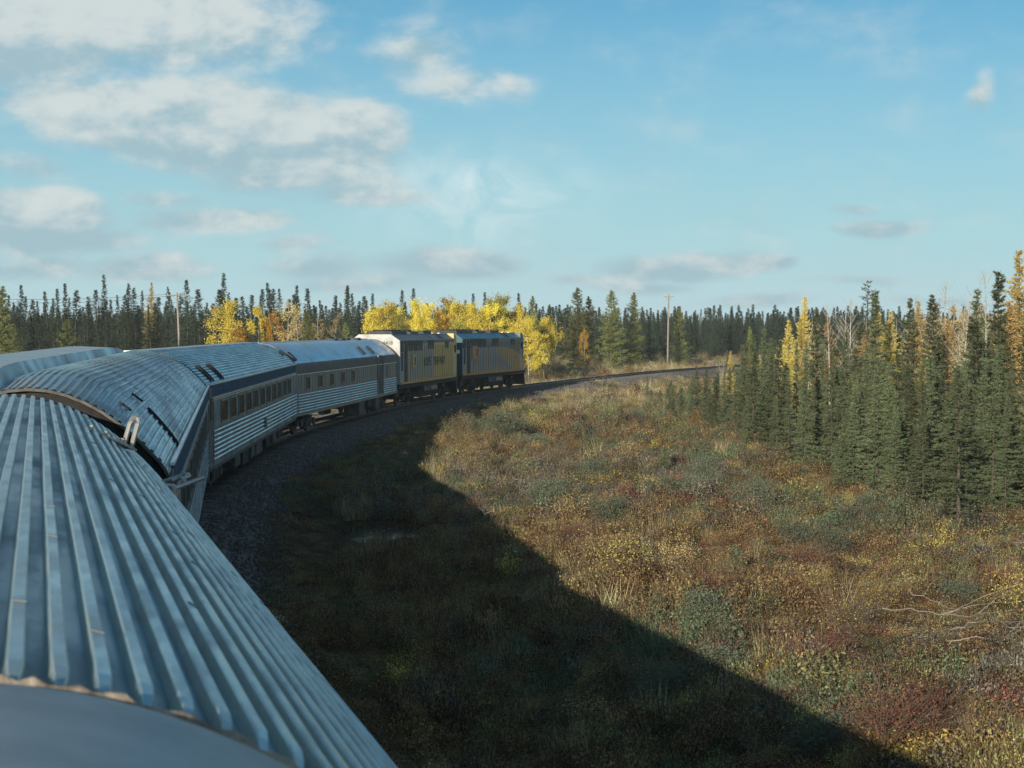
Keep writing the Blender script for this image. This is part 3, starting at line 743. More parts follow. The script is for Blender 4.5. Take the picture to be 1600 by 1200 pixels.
def fluted_side(root, L, zs, r=.036, y0=None, y1=None, m=None):
    for sx in (-1, 1):
        for z in zs:
            MB().tube([(sx * 1.535, y0 if y0 is not None else -L / 2 + 1.1, z), (sx * 1.535, y1 if y1 is not None else L / 2 - .06, z)], r, 6).build('flute', m or M['flute'], root)
def coach_side(root, L, nwin, first, pitch, ww, wz0=2.08, wz1=2.70, vestibule=True):
    for sx in (-1, 1):
        MB().box((sx * 1.538, .25, 3.04), (.02, L - 1.2, .30)).build('letterboard', M['blue'], root)
        MB().box((sx * 1.548, .0, 3.235), (.05, L - .7, .035)).build('gutter', M['trim'], root)
        MB().box((sx * 1.545, .25, 2.845), (.035, L - 1.1, .03)).build('belt_moulding', M['trim'], root)
        MB().box((sx * 1.545, .25, 2.785), (.035, L - 1.1, .02)).build('belt_moulding', M['trim'], root)
        MB().box((sx * 1.545, .25, 1.98), (.03, L - 1.1, .03)).build('belt_moulding', M['frame'], root)
        for k in range(nwin):
            y = first + k * pitch
            fr = MB(); z0, z1 = wz0, wz1; a, b = y - ww / 2, y + ww / 2; x = sx * 1.541
            fr.box((x, y, z1), (.03, ww + .10, .05)); fr.box((x, y, z0), (.03, ww + .10, .05)); fr.box((x, a, (z0 + z1) / 2), (.03, .05, z1 - z0 - .05)); fr.box((x, b, (z0 + z1) / 2), (.03, .05, z1 - z0 - .05))
            w = fr.build('window', M['frame'], root)
            MB().box((sx * 1.533, y, (z0 + z1) / 2), (.012, ww - .05, z1 - z0 - .05)).build('pane', M['glass'], w)
        if vestibule:
            yv = -L / 2 + .62
            MB().box((sx * 1.537, yv, 2.10), (.02, .62, 2.1), 0).build('vestibule_door', M['bag_band'], root)
            MB().box((sx * 1.548, yv, 2.55), (.02, .40, .60), 0).build('door_window', M['glass'], root)
            for dy in (-.42, .42): MB().box((sx * 1.548, yv + dy, 2.05), (.03, .05, 2.3)).build('door_post', M['steel_side'], root)

coach_side(car2, 25.7, 10, -8.6, 2.0, 1.3)
fluted_side(car2, 25.7, [1.10 + .13 * k for k in range(7)], r=.02, m=M['steel_side'])

# --- coach with the row of windows
coach = root_from_front('passenger_coach', -10.85, 69.1, -2.3, 25.7)
tag(coach, 'stainless passenger coach with navy letterboard and a row of dark windows', 'train car', 'train cars of the passenger train')
def corrugate_roof(root, L, n=36, m=None, w0=.2, w1=1.46):
    """fine roof fluting too small to pick apart: one part"""
    V = []; Fc = []
    for sgn in (-1, 1):
        for w in np.linspace(w0, w1, n // 2):
            a = len(V); z = roof_h(w)
            for y in (-L / 2 + .2, L / 2 - .2): V += [(sgn * (w - .014), y, roof_h(w - .014) + .002), (sgn * w, y, z + .014), (sgn * (w + .014), y, roof_h(w + .014) + .002)]
            Fc += [(a, a + 1, a + 4, a + 3), (a + 1, a + 2, a + 5, a + 4)]
    o = mesh_obj('roof_fluting', V, Fc, m or M['steel_rib'], root); o['kind'] = 'stuff'; bm_fix(o.data); return o
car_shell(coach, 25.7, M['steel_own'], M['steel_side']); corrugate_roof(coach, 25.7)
coach_side(coach, 25.7, 11, -9.6, 1.92, 1.30)
fluted_side(coach, 25.7, [1.12 + .13 * k for k in range(7)], r=.034)
end_arch(coach, -12.80, .10, .02, M['steel_side'], 'end_flange'); end_arch(coach, 12.80, .08, .01, M['steel_side'], 'end_flange')
deck(coach, 25.7, .07)
for y in (-11.4, -9.4): roof_step(coach, .98, 1.42, y, .08, .05); roof_step(coach, .98, 1.42, y + .5, .05, .04)
roof_step(coach, .9, 1.1, 11.6, .35, .05, M['black'], 'roof_vent'); roof_step(coach, .35, .55, 10.6, .3, .05, M['gear'], 'roof_vent')
truck(coach, 9.0); truck(coach, -9.0); bellows(coach, 12.9, 13.4)
def under_boxes(root, lst):
    for (y, ly, z0, z1, m) in lst:
        MB().box((.98, y, (z0 + z1) / 2), (.85, ly, z1 - z0), .04).build('equipment_box', m, root)
        MB().box((-.98, y + .6, (z0 + z1) / 2), (.85, ly, z1 - z0), .04).build('equipment_box', m, root)
under_boxes(coach, [(-5.6, 1.2, .38, .95, M['gear']), (-3.6, 1.5, .30, .95, M['black']), (-1.6, .9, .34, .95, M['gear']), (.2, 1.7, .32, .95, M['gear']), (2.9, 1.2, .40, .95, M['black']), (5.3, 1.1, .36, .95, M['gear'])])
for sx in (-1, 1): MB().box((sx * 1.50, 0, .93), (.05, 25.3, .20)).build('side_skirt', M['gear'], coach)
MB().box((1.575, .8, 1.42), (.04, .55, .32)).build('access_hatch', M['frame'], coach)

# --- baggage car
bag = root_from_front('baggage_car', -8.35, 94.9, 5.6, 25.7)
tag(bag, 'stainless baggage car with five small windows and one tall dark door, next to the locomotives', 'train car', 'train cars of the passenger train')
M['bag_roof'] = steel('smooth_stainless_roof', (0.50, 0.56, 0.60), 0.30, 0.35, (0.2, 0.19, 0.18), streak=(1, .4, 1))
car_shell(bag, 25.7, M['bag_roof'], M['bag_panel'])
for sx in (-1, 1):
    MB().box((sx * 1.536, 0, 3.20), (.014, 25.6, .38)).build('upper_band', M['bag_band'], bag) if False else None
    V = MB(); V.prism([(sx * 1.537, 2.78), (sx * 1.537, 3.0), (sx * 1.530, 3.16), (sx * 1.50, 3.24), (sx * 1.47, 3.24), (sx * 1.5, 2.78)], 1, -12.8, 12.8).build('upper_band', M['bag_band'], bag)
    MB().box((sx * 1.550, 0, 2.755), (.04, 25.5, .03)).build('belt_moulding', M['trim'], bag)
    for k in range(46):
        y = -12.4 + k * .55
        if 6.0 < y < 8.4: continue
        MB().box((sx * 1.536, y, 2.32), (.012, .05, .82)).build('panel_seam', M['frame'], bag)
    for k in range(5):
        y = -10.6 + k * 2.55
        w = MB(); a, b = .72, .56; x = sx * 1.545; zc = 2.34
        w.box((x, y, zc + b / 2), (.03, a, .05)); w.box((x, y, zc - b / 2), (.03, a, .05)); w.box((x, y - a / 2, zc), (.03, .05, b - .05)); w.box((x, y + a / 2, zc), (.03, .05, b - .05))
        ww = w.build('window', M['frame'], bag); MB().box((sx * 1.540, y, zc), (.012, a - .05, b - .05)).build('pane', M['glass'], ww)
    d = MB().box((sx * 1.552, 7.35, 2.2), (.03, 1.5, 2.1)).build('baggage_door', M['loco_dark'], bag)
    MB().box((sx * 1.575, 6.95, 2.2), (.03, .25, .10)).build('door_handle', M['frame'], d)
    MB().box((sx * 1.565, 6.55, 2.2), (.05, .10, 2.2)).build('door_post', M['steel_side'], bag); MB().box((sx * 1.565, 8.15, 2.2), (.05, .10, 2.2)).build('door_post', M['steel_side'], bag)
    for z in [1.10 + .125 * k for k in range(7)]:
        for (a, b) in ((-12.5, 6.48), (8.22, 12.7)):
            MB().tube([(sx * 1.54, a, z), (sx * 1.535, b, z)], .034, 6).build('flute', M['flute'], bag)
    for (a, m) in ((9.6, M['bag_band']), (11.0, M['loco_white']), (11.5, M['orange'])):
        MB().box((sx * 1.540, a, 2.3), (.012, .40 if m is not M['loco_white'] else .14, .62)).build('painted_panel', m, bag)
end_arch(bag, -12.80, .10, .015, M['bag_band'], 'end_flange'); end_arch(bag, 12.80, .12, .02, M['bag_band'], 'end_flange')
deck(bag, 25.7, .05, -.5, -.1)
roof_step(bag, 1.0, 1.36, -12.3, .5, .06, M['gear'], 'roof_vent')
for y in (3.7, 6.3): roof_step(bag, .95, 1.36, y, .16, .09)
for (w, y) in ((-.3, 6.5), (-.2, 4.8), (-.35, 3.5), (-.1, 8.6)): 
    o = MB().box((w, y, 4.11 + .05), (.5, .9, .14), .05).build('roof_hatch', M['gear'], bag)
truck(bag, 9.0); truck(bag, -9.0)
under_boxes(bag, [(2.7, 1.5, .18, .95, M['gear']), (7.2, 1.2, .25, .95, M['gear']), (5.0, 1.2, .5, .95, M['black'])])

# --- locomotives
def text_mesh(body, size, m, parent, loc, rot, name='lettering', ext=.004):
    cu = bpy.data.curves.new('txt', 'FONT'); cu.body = body; cu.size = size; cu.align_x = 'CENTER'; cu.align_y = 'CENTER'; cu.extrude = ext; cu.offset = .006
    tmp = bpy.data.objects.new('txt', cu); COL.objects.link(tmp); dg = bpy.context.evaluated_depsgraph_get()
    me = bpy.data.meshes.new_from_object(tmp.evaluated_get(dg)); bpy.data.objects.remove(tmp); me.materials.clear(); me.materials.append(m)
    o = bpy.data.objects.new(name, me); o.parent = parent; o.location = loc; o.rotation_euler = rot; COL.objects.link(o); return o
def swoosh_mat():
    m = bpy.data.materials.new('loco_arc_livery'); m.use_nodes = True; T = NT(m.node_tree); T.n.clear()
    b = T.node('ShaderNodeBsdfPrincipled'); o = T.node('ShaderNodeOutputMaterial'); T.l.new(b.outputs[0], o.inputs[0])
    tc = T.node('ShaderNodeTexCoord').outputs['Object']; s = T.node('ShaderNodeSeparateXYZ'); T.put(s.inputs[0], tc); y, z = s.outputs[1], s.outputs[2]
    def ell(y0, ry, z0, rz):
        dy = T.m('DIVIDE', T.m('MAXIMUM', T.m('SUBTRACT', y, y0), 0.0), ry); dz = T.m('DIVIDE', T.m('SUBTRACT', z, z0), rz)
        return T.m('MULTIPLY_ADD', dy, dy, T.m('MULTIPLY', dz, dz))
    out = T.ramp(ell(1.0, 7.6, 1.2, 2.15), .98, 1.02); inn = T.ramp(ell(-1.5, 5.6, 1.2, 1.55), .8, 1.25)
    n = T.noise(T.vm('MULTIPLY', tc, (1, 2, .5)), 2, 5)
    fade = T.ramp(y, -1.0, 2.5)
    c = T.mix(T.m('MULTIPLY', inn, fade), (0.18, 0.205, 0.235), (0.46, 0.25, 0.07))
    c = T.mix(out, c, (0.02, 0.085, 0.12))
    c = T.mix(T.m('SUBTRACT', 1.0, T.ramp(z, 1.62, 1.64)), c, (0.40, 0.24, 0.08))
    c = T.mix(T.m('MULTIPLY', T.ramp(n, .45, .75), .5), c, (0.1, 0.1, 0.1))
    T.put(b.inputs['Base Color'], c); b.inputs['Roughness'].default_value = .42
    return m
def two_tone_mat():
    m = bpy.data.materials.new('loco_grey_to_yellow_livery'); m.use_nodes = True; T = NT(m.node_tree); T.n.clear()
    b = T.node('ShaderNodeBsdfPrincipled'); o = T.node('ShaderNodeOutputMaterial'); T.l.new(b.outputs[0], o.inputs[0])
    tc = T.node('ShaderNodeTexCoord').outputs['Object']; s = T.node('ShaderNodeSeparateXYZ'); T.put(s.inputs[0], tc); y, z = s.outputs[1], s.outputs[2]
    n = T.noise(T.vm('MULTIPLY', tc, (1, 2, .5)), 2, 5)
    f = T.ramp(y, .0, .5)
    c = T.mix(f, (0.23, 0.255, 0.27), (0.62, 0.38, 0.10))
    c = T.mix(T.m('SUBTRACT', 1.0, T.ramp(z, 1.62, 1.64)), c, (0.44, 0.30, 0.10))
    c = T.mix(T.m('MULTIPLY', T.ramp(n, .45, .75), .35), c, (0.14, 0.13, 0.11))
    T.put(b.inputs['Base Color'], c); b.inputs['Roughness'].default_value = .42
    return m
def make_loco(name, fx, fy, head, label, number, lead):
    L = 17.1; root = root_from_front(name, fx, fy, head, L); tag(root, label, 'locomotive', 'diesel locomotives at the head of the train')
    y0, y1 = -L / 2 + .2, L / 2 - 1.9; liv = swoosh_mat() if lead else two_tone_mat()
    upper = M['loco_teal'] if lead else M['loco_grey']; end = M['loco_teal'] if lead else M['loco_white']
    W = 1.54; zs, zt = 4.02, 4.40
    # hood body : sides, chamfer, roof
    for sx in (-1, 1):
        MB().box((sx * (W - .04), (y0 + y1) / 2, 2.62), (.08, y1 - y0, 2.42)).build('side_panel', liv, root)
        # vertical battens
        me = None
        k = 0; y = y0 + 1.9
        while y < y1 - .3:
            o = MB().box((0, 0, 0), (.03, .07, 2.2)).build('batten', liv, root) if me is None else bpy.data.objects.new('batten', me)
            if me is None: me = o.data
            else: o.parent = root; COL.objects.link(o)
            # batten keeps the livery of the side: geometry sits in the side's own coordinates
            o.location = (sx * (W + .014), y, 2.60); y += .62
        MB().prism([(sx * W, 3.83), (sx * W, zs), (sx * .98, zt), (sx * .94, zt - .04), (sx * (W - .06), zs - .03), (sx * (W - .06), 3.83)], 1, y0, y1).build('roof_slope', upper if lead else M['loco_roof'], root)
        # radiator intakes and vents high on the side
        for (a, b, z0, z1) in ((y0 + .15, y0 + .75, 3.35, 4.0), (y0 + 1.1, y0 + 5.6, 3.38, 4.02), (y0 + 7.2, y0 + 8.8, 3.45, 4.0), (y0 + 12.2, y0 + 13.2, 3.45, 3.9)):
            g = MB(); g.box((sx * (W + .012), (a + b) / 2, (z0 + z1) / 2), (.03, b - a, z1 - z0)); gr = g.build('air_intake', M['loco_dark'], root)
            if b - a > 2:
                for q in range(6): MB().box((sx * (W + .034), a + .3 + q * (b - a - .6) / 5, (z0 + z1) / 2), (.02, .04, z1 - z0)).build('grille_bar', M['frame'], gr)
        g = MB(); s1 = (zt - zs) / (W - .98)
        # dark hatch on the slope
        a, b = y0 + 10.8, y0 + 12.1
        V = [(sx * (W - .08), a, zs + .08 * s1 + .012), (sx * (W - .08), b, zs + .08 * s1 + .012), (sx * 1.06, b, zt - .08 * s1 + .012 + .02), (sx * 1.06, a, zt - .08 * s1 + .032)]
        g.v = V; g.f = [(0, 1, 2, 3)]; V2 = [(p[0], p[1], p[2] - .03) for p in V]; g.v += V2; g.f += [(4, 7, 6, 5), (0, 4, 5, 1), (1, 5, 6, 2), (2, 6, 7, 3), (3, 7, 4, 0)]
        g.build('roof_hatch', M['loco_dark'], root)
        # rear corner door, ladder recess
        MB().box((sx * (W + .012), y0 + 1.35, 2.45), (.03, .62, 1.9)).build('side_door', M['loco_dark'], root)
        MB().box((sx * (W + .012), y0 + .45, 2.75), (.03, .30, 1.1)).build('door_recess', M['loco_dark'], root)
        MB().box((sx * (W + .02), (y0 + y1) / 2, 1.47), (.06, y1 - y0, .13)).build('side_sill', M['loco_yellow'] if not lead else M['orange'], root)
        MB().box((sx * (W + .015), y0 + 10.2, 2.6), (.02, 1.1, .01)).build('panel_line', M['loco_dark'], root)
        em = MB().box((sx * (W + .034), y0 + (2.8 if lead else 3.4), 3.0 if lead else 2.75), (.014, 1.3 if lead else 1.0, .95 if lead else .8)).build('emblem', M['orange'] if lead else M['loco_yellow'], root)
        MB().box((sx * (W + .046), y0 + (3.25 if lead else 3.6), 3.0 if lead else 2.75), (.012, .25, .5)).build('emblem_mark', M['ink'], em)
    MB().box((0, (y0 + y1) / 2, 4.375), (2.06, y1 - y0 - .01, .05)).build('roof', M['loco_roof'], root)
    # rear wall (chamfered outline)
    poly = [(-W, 1.42), (-W, zs), (-.98, zt), (.98, zt), (W, zs), (W, 1.42)]
    MB().prism(poly, 1, y0 - .06, y0 - .003).build('rear_wall', end, root)
    MB().box((0, y0 - .075, 2.35), (.72, .03, 1.9)).build('rear_door', M['loco_grey'], root)
    MB().box((0, y0 - .10, 2.2), (1.0, .05, 2.2)).build('diaphragm_plate', M['rubber'], root) if not lead else None
    text_mesh(number, .30, M['white_ink'] if lead else M['ink'], root, (.80 if not lead else .5, y0 - .068, 3.88), (math.radians(90), 0, 0), 'road_number')
    if lead:
        MB().box((.85, y0 - .07, 3.1), (1.0, .02, .28)).build('reflective_panel', M['white_ink'], root)
        for q in range(4): MB().box((.9, y0 - .09, 1.7 + q * .38), (.4, .05, .05)).build('rung', M['white_ink'], root)
    # roof equipment
    for (a, b, h, w) in ((y0 + .9, y0 + 4.6, .20, 1.7), (y0 + 6.6, y0 + 8.6, .14, 1.2), (y0 + 9.6, y0 + 11.8, .20, 1.4)):
        MB().prism([(-w / 2, 4.395), (-w / 2 + .1, 4.40 + h), (w / 2 - .1, 4.40 + h), (w / 2, 4.395)], 1, a, b).build('roof_box', M['loco_dark'], root)
    for y in (y0 + 1.5, y0 + 2.8, y0 + 4.0):
        MB().tube([(0, y, 4.58), (0, y, 4.68)], .55, 16).build('radiator_fan', M['black'], root)
    MB().box((0, y0 + 7.6, 4.58), (.5, .9, .16), .03).build('exhaust_stack', M['black'], root)
    # cab and nose
    c0, c1 = y1, L / 2 - .95
    cabp = [(c0, 1.42), (c0, 4.40), (c1 - .55, 4.40), (c1 - .05, 4.12), (c1, 3.35), (c1, 1.42)]
    cab = MB().prism(cabp, 0, -1.50, 1.50).build('cab', liv, root)
    for sx in (-1, 1):
        MB().box((sx * 1.512, c0 + .42, 3.35), (.03, .55, .55)).build('cab_window', M['glass'], root)
        MB().box((sx * .72, c1 + .004, 3.68), (1.15, .05, .48)).build('windscreen', M['glass'], root)
        MB().box((sx * 1.515, c0 + .12, 2.3), (.04, .06, 1.7)).build('grab_iron', M['white_ink'], root)
    nose = [(c1 + .026, 1.42), (c1 + .026, 3.30), (c1 + .45, 3.18), (c1 + .85, 2.85), (c1 + .92, 1.42)]
    MB().prism(nose, 0, -1.15, 1.15).build('nose', liv if lead else M['loco_yellow'], root)
    for sx in (-1, 1): MB().tube([(sx * .25, c1 - .2, 4.35), (sx * .25, c1 + .02, 4.35)], .11, 10).build('headlight', M['white_ink'], root)
    # frame, pilot, tank, trucks
    MB().box((0, 0, 1.27), (2.9, L - .5, .28)).build('frame', M['black'], root)
    MB().prism([(L / 2 - .35, .25), (L / 2 - .55, 1.35), (L / 2 - .30, 1.35), (L / 2 + .05, .25)], 0, -1.35, 1.35).build('pilot', M['black'], root)
    MB().prism([(-1.35, 1.12), (-1.42, .75), (-1.1, .38), (1.1, .38), (1.42, .75), (1.35, 1.12)], 1, -1.6, 2.2).build('fuel_tank', M['gear'] , root)
    MB().box((1.38, .9, .92), (.14, 1.6, .26), .03).build('air_reservoir', M['frame'], root)
    truck(root, -L / 2 + 3.6, 2.75, .5, True); truck(root, L / 2 - 3.6, 2.75, .5, True)
    if not lead:
        for sx in (1, -1):
            text_mesh('LOVE', .76, M['ink'], root, (sx * (W + .038), -1.35 * sx, 2.62), (math.radians(90), 0, math.radians(90 * sx)), 'lettering')
            text_mesh('THE WAY', .76, M['ink'], root, (sx * (W + .038), 1.95 * sx, 2.62), (math.radians(90), 0, math.radians(90 * sx)), 'lettering')
        MB().box((W + .018, y0 + 9.3, 2.65), (.02, .06, 2.1)).build('door_frame', M['orange'], root); MB().box((W + .018, y0 + 11.3, 2.65), (.02, .06, 2.1)).build('door_frame', M['orange'], root)
    # couplers
    MB().box((0, -L / 2 - .2, .85), (.3, .9, .3), .04).build('coupler', M['black'], root)
    return root
make_loco('locomotive', -5.15, 112.2, 10.3, 'trailing locomotive, grey and yellow with lettering on its side and a white rear wall', '6418', False)
make_loco('locomotive', -.25, 129.6, 16.2, 'leading locomotive with teal top and a yellow arc on its grey side', '6443', True)

# ------------------------------------------------------------------ vegetation builders
def tri_cloud(O, D, S, ln, wd, rng, attr=True):
    """narrow triangles: origins O, directions D (unit), side vectors S (unit)"""
    n = len(O); A = O - S * (wd / 2)[:, None]; B = O + S * (wd / 2)[:, None]; C = O + D * ln[:, None]
    V = np.stack([A, B, C], 1).reshape(-1, 3); Fc = np.arange(n * 3).reshape(-1, 3)
    return V, Fc
def quad_cloud(O, D, S, ln, wd):
    n = len(O); A = O; B = O + D * (ln * .5)[:, None] + S * (wd / 2)[:, None]; C = O + D * ln[:, None]; E = O + D * (ln * .5)[:, None] - S * (wd / 2)[:, None]
    V = np.stack([A, B, C, E], 1).reshape(-1, 3); Fc = np.arange(n * 4).reshape(-1, 4); return V, Fc
def unit(a): return a / np.maximum(np.linalg.norm(a, axis=1), 1e-9)[:, None]
def rand_unit(n, rng): return unit(rng.normal(size=(n, 3)))
def mesh_np(name, V, Fc, m, vattr=None, per=None):
    me = bpy.data.meshes.new(name); nv, nf = len(V), len(Fc); k = Fc.shape[1]
    me.vertices.add(nv); me.vertices.foreach_set('co', V.astype(np.float32).ravel())
    me.loops.add(nf * k); me.loops.foreach_set('vertex_index', Fc.astype(np.int32).ravel())
    me.polygons.add(nf); me.polygons.foreach_set('loop_start', np.arange(0, nf * k, k, dtype=np.int32))
    me.materials.append(m)
    if vattr is not None:
        a = me.attributes.new('v', 'FLOAT', 'FACE'); a.data.foreach_set('value', vattr.astype(np.float32))
    me.update(calc_edges=True); return me
def tube_np(paths, seg=5):
    """paths: list of (points, radii); returns one mesh"""
    m = MB()
    for pts, rs in paths: m.tube(pts, list(rs), seg, cap=False)
    return m
def trunk_mesh(paths, m, seg=5):
    t = tube_np(paths, seg); me = bpy.data.meshes.new('trunk'); me.from_pydata(t.v, [], t.f); me.materials.append(m)
    me.polygons.foreach_set('use_smooth', [True] * len(me.polygons)); me.update(); return me

def conifer(seed, H=8.0, R=.75, m=None, base=.06, droop=.35, n_sprig=11, club=0.3, airy=0.0, ln=.13, wd=.036, ragged=.35, whorl=.135, power=.8, tight=1.0):
    rng = np.random.default_rng(seed); O = []; D = []; U = []
    paths = []
    lean = rng.normal(0, .012, 2) * H
    def axis(t): return np.array([lean[0] * t * t, lean[1] * t * t, H * t])
    ts = np.linspace(0, 1, 9); paths.append(([tuple(axis(t)) for t in ts], [max(.008, .011 * H * (1 - t) ** .9 + .004) for t in ts]))
    mod = np.interp(np.linspace(0, 1, 200), np.linspace(0, 1, 14), 1 + rng.normal(0, ragged * .5, 14)).clip(.35, 1.6)
    z = base * H; OO = []; DD = []; SS = []
    while z < H * .995:
        t = z / H; r = R * (1 - t) ** power * mod[int(t * 199)] + .05
        r *= min(1, .55 + (t - base) * 3.5)
        if club and t > .80: r = max(r, R * club * (1 - ((t - .9) / .12) ** 2)) if abs(t - .9) < .1 else r
        nb = max(3, int(rng.integers(5, 8)))
        for b in range(nb):
            if rng.random() < airy: continue
            az = rng.uniform(0, 2 * math.pi); L = r * rng.uniform(.5, 1.2); tilt = -droop * (1 - t) * rng.uniform(.5, 1.3) + .25 * t
            d = np.array([math.cos(az), math.sin(az), tilt]); p0 = axis(t) + np.array([0, 0, rng.uniform(-.06, .06)])
            ns = max(3, int(n_sprig * (L / R) ** .7)); s = np.sort(rng.uniform(.12, 1, ns))
            P = p0 + d[None, :] * (s * L)[:, None]; P[:, 2] += .18 * L * s ** 3     # tips turn up
            k = 3
            P = np.repeat(P, k, 0) + rng.normal(0, .014 + .05 * L * tight, (ns * k, 3)) * np.array([1, 1, .5])
            dirs = unit(d[None, :] * 1.0 + rng.normal(0, .62, (ns * k, 3)) + np.array([0, 0, .12]))
            OO.append(P); DD.append(dirs)
            if L > .35 and rng.random() < .35: paths.append(([tuple(p0), tuple(p0 + d * L * .55), tuple(p0 + d * L * .95 + np.array([0, 0, .15 * L]))], [.012, .008, .004]))
        z += whorl * rng.uniform(.7, 1.3) * (1.0 if t < .85 else .75)
    O = np.concatenate(OO); D = np.concatenate(DD); S = unit(np.cross(D, rand_unit(len(D), rng)))
    n = len(O); V, Fc = tri_cloud(O, D, S, ln * rng.uniform(.6, 1.4, n), wd * rng.uniform(.6, 1.5, n), rng)
    clump = fbm(O[:, 0] * 1 + O[:, 2], O[:, 1] + O[:, 2] * .5, 2.2, seed, 2)
    v = np.clip(.5 * rng.random(n) + .5 * clump, 0, 1)
    return trunk_mesh(paths, M['bark_dark'], 5), mesh_np('crown', V, Fc, m, v), H

def broadleaf(seed, H=8.0, R=2.0, m=None, bark=None, leaves=6000, base=.22, leaf=.10, spread=.55, nlimb=16, multi=1, loose=.30, shape='oval', wr=1.0):
    rng = np.random.default_rng(seed); paths = []; tips = []
    for k in range(multi):
        off = rng.normal(0, .05 * H, 2) if multi > 1 else np.zeros(2); ln = rng.normal(0, .05, 2) * H + off * 2.5; hk = H * (1 if k == 0 else rng.uniform(.65, 1.0))
        ax = lambda t, off=off, ln=ln, hk=hk: np.array([off[0] + ln[0] * t * t, off[1] + ln[1] * t * t, hk * t])
        paths.append(([tuple(ax(t)) for t in np.linspace(0, .97, 7)], [max(.006, (.0105 * H * (1 - t) + .006) / math.sqrt(multi) * wr) for t in np.linspace(0, .97, 7)]))
        for i in range(nlimb):
            t = base + (1 - base) * rng.random() ** .85 * .95; az = rng.uniform(0, 2 * math.pi)
            e = (t - base) / (1 - base); env = (math.sin(math.pi * min(1, .18 + e * .82)) ** .7 if shape == 'oval' else (1 - e) ** .6 + .1)
            L = R * env * rng.uniform(.6, 1.15) / (1 if multi == 1 else 1.3); up = spread + rng.uniform(-.15, .35)
            d = np.array([math.cos(az), math.sin(az), up]); p0 = ax(t * .95); pm = p0 + d * L * .5 + np.array([0, 0, -.02]); p1 = p0 + d * L + np.array([0, 0, .12 * L])
            r0 = (.004 * H * (1 - t) + .008) * wr
            paths.append(([tuple(p0), tuple(pm), tuple(p1)], [r0, r0 * .6, .004])); tips += [p0 * .45 + p1 * .55, p1, pm]
            for q in range(3):
                a = p0 + (p1 - p0) * rng.uniform(.35, .95); dd = unit((d + rng.normal(0, .6, 3))[None])[0]; b = a + dd * L * rng.uniform(.25, .5)
                paths.append(([tuple(a), tuple(b)], [r0 * .4, .003])); tips.append(b); tips.append((a + b) / 2)
        tips.append(ax(.98)); tips.append(ax(.9))
    tips = np.array(tips); idx = rng.integers(0, len(tips), leaves); wts = rng.uniform(.4, 1.3, len(tips))
    O = tips[idx] + rng.normal(0, loose * R * .42, (leaves, 3)) * wts[idx][:, None]
    O[:, 2] = np.maximum(O[:, 2], .08 * H * rng.random(leaves))
    D = rand_unit(leaves, rng); S = unit(np.cross(D, rand_unit(leaves, rng)))
    out = [trunk_mesh(paths, bark or M['bark_pale'], 5)]
    if leaves > 10:
        V, Fc = quad_cloud(O, D, S, leaf * rng.uniform(.6, 1.4, leaves), leaf * .75 * rng.uniform(.6, 1.3, leaves))
        clump = fbm(O[:, 0] + O[:, 2] * .7, O[:, 1] - O[:, 2] * .4, .9, seed, 3)
        out.append(mesh_np('crown', V, Fc, m, np.clip(.45 * rng.random(leaves) + .55 * clump, 0, 1)))
    else: out.append(None)
    return out[0], out[1], H

# prototypes (mesh pairs)
PR = {}
PR['spruce'] = [conifer(s, 8.0, R, L_SPRUCE, ln=.13, wd=.040, n_sprig=27, whorl=.185, tight=.75, club=c, droop=dr, ragged=rg, power=pw) for s, R, c, dr, rg, pw in
                ((1, 1.15, .15, .35, .5, .95), (2, 1.45, .0, .45, .45, 1.05), (3, 1.0, .22, .3, .6, .85), (4, 1.6, .10, .4, .5, 1.1), (5, 1.2, .0, .5, .55, 1.0), (6, 1.1, .16, .3, .55, .95))]
PR['spruce_tall'] = [conifer(s, 12.0, R, L_SPRUCE_D, club=c, droop=.35, ragged=rg, power=pw, ln=.19, wd=.055, whorl=.19, base=.03) for s, R, c, rg, pw in
                     ((11, 1.4, .14, .5, .9), (12, 1.9, .0, .3, 1.0), (13, 1.15, .18, .6, .9), (14, 2.1, .0, .35, 1.05))]
PR['young_spruce'] = [conifer(s, 2.4, R, L_SPRUCE, club=0, droop=.05, base=.0, ln=.10, wd=.03, whorl=.085, n_sprig=14, power=.85) for s, R in ((21, .62), (22, .8), (23, .5))]
PR['tamarack_green'] = [conifer(s, 11.0, R, L_TAM_G, club=0, droop=.05, airy=.18, ln=.21, wd=.07, whorl=.19, ragged=.4, n_sprig=20, power=.7, base=.03, tight=1.5) for s, R in ((31, 2.5), (32, 2.1))]
PR['tamarack_gold'] = [conifer(s, 8.5, R, L_TAM_Y, club=0, droop=.05, airy=.12, ln=.14, wd=.045, whorl=.15, ragged=.6, n_sprig=20, power=.7, base=.08, tight=1.6) for s, R in ((33, 1.35), (34, 1.55))]
PR['tamarack_orange'] = [conifer(s, 8.5, R, L_TAM_O, club=0, droop=.05, airy=.15, ln=.14, wd=.045, whorl=.15, ragged=.6, n_sprig=20, power=.7, base=.08, tight=1.6) for s, R in ((35, 1.4),)]
PR['sparse_top'] = [conifer(36, 9.0, .95, L_SPRUCE, club=0, droop=.1, airy=.45, ragged=.6, power=.5, whorl=.2, base=.1)]
PR['aspen_yellow'] = [broadleaf(s, 9.0, R, L_ASP_Y, leaves=7500, base=b, leaf=.15) for s, R, b in ((41, 2.3, .06), (42, 1.9, .12), (43, 1.5, .15))]
PR['aspen_green'] = [broadleaf(s, 9.0, R, L_ASP_G, leaves=7500, base=.1, leaf=.15) for s, R in ((44, 2.1), (45, 1.7))]
PR['aspen_orange'] = [broadleaf(46, 8.0, 1.5, L_ASP_O, leaves=4200, base=.15, leaf=.14)]
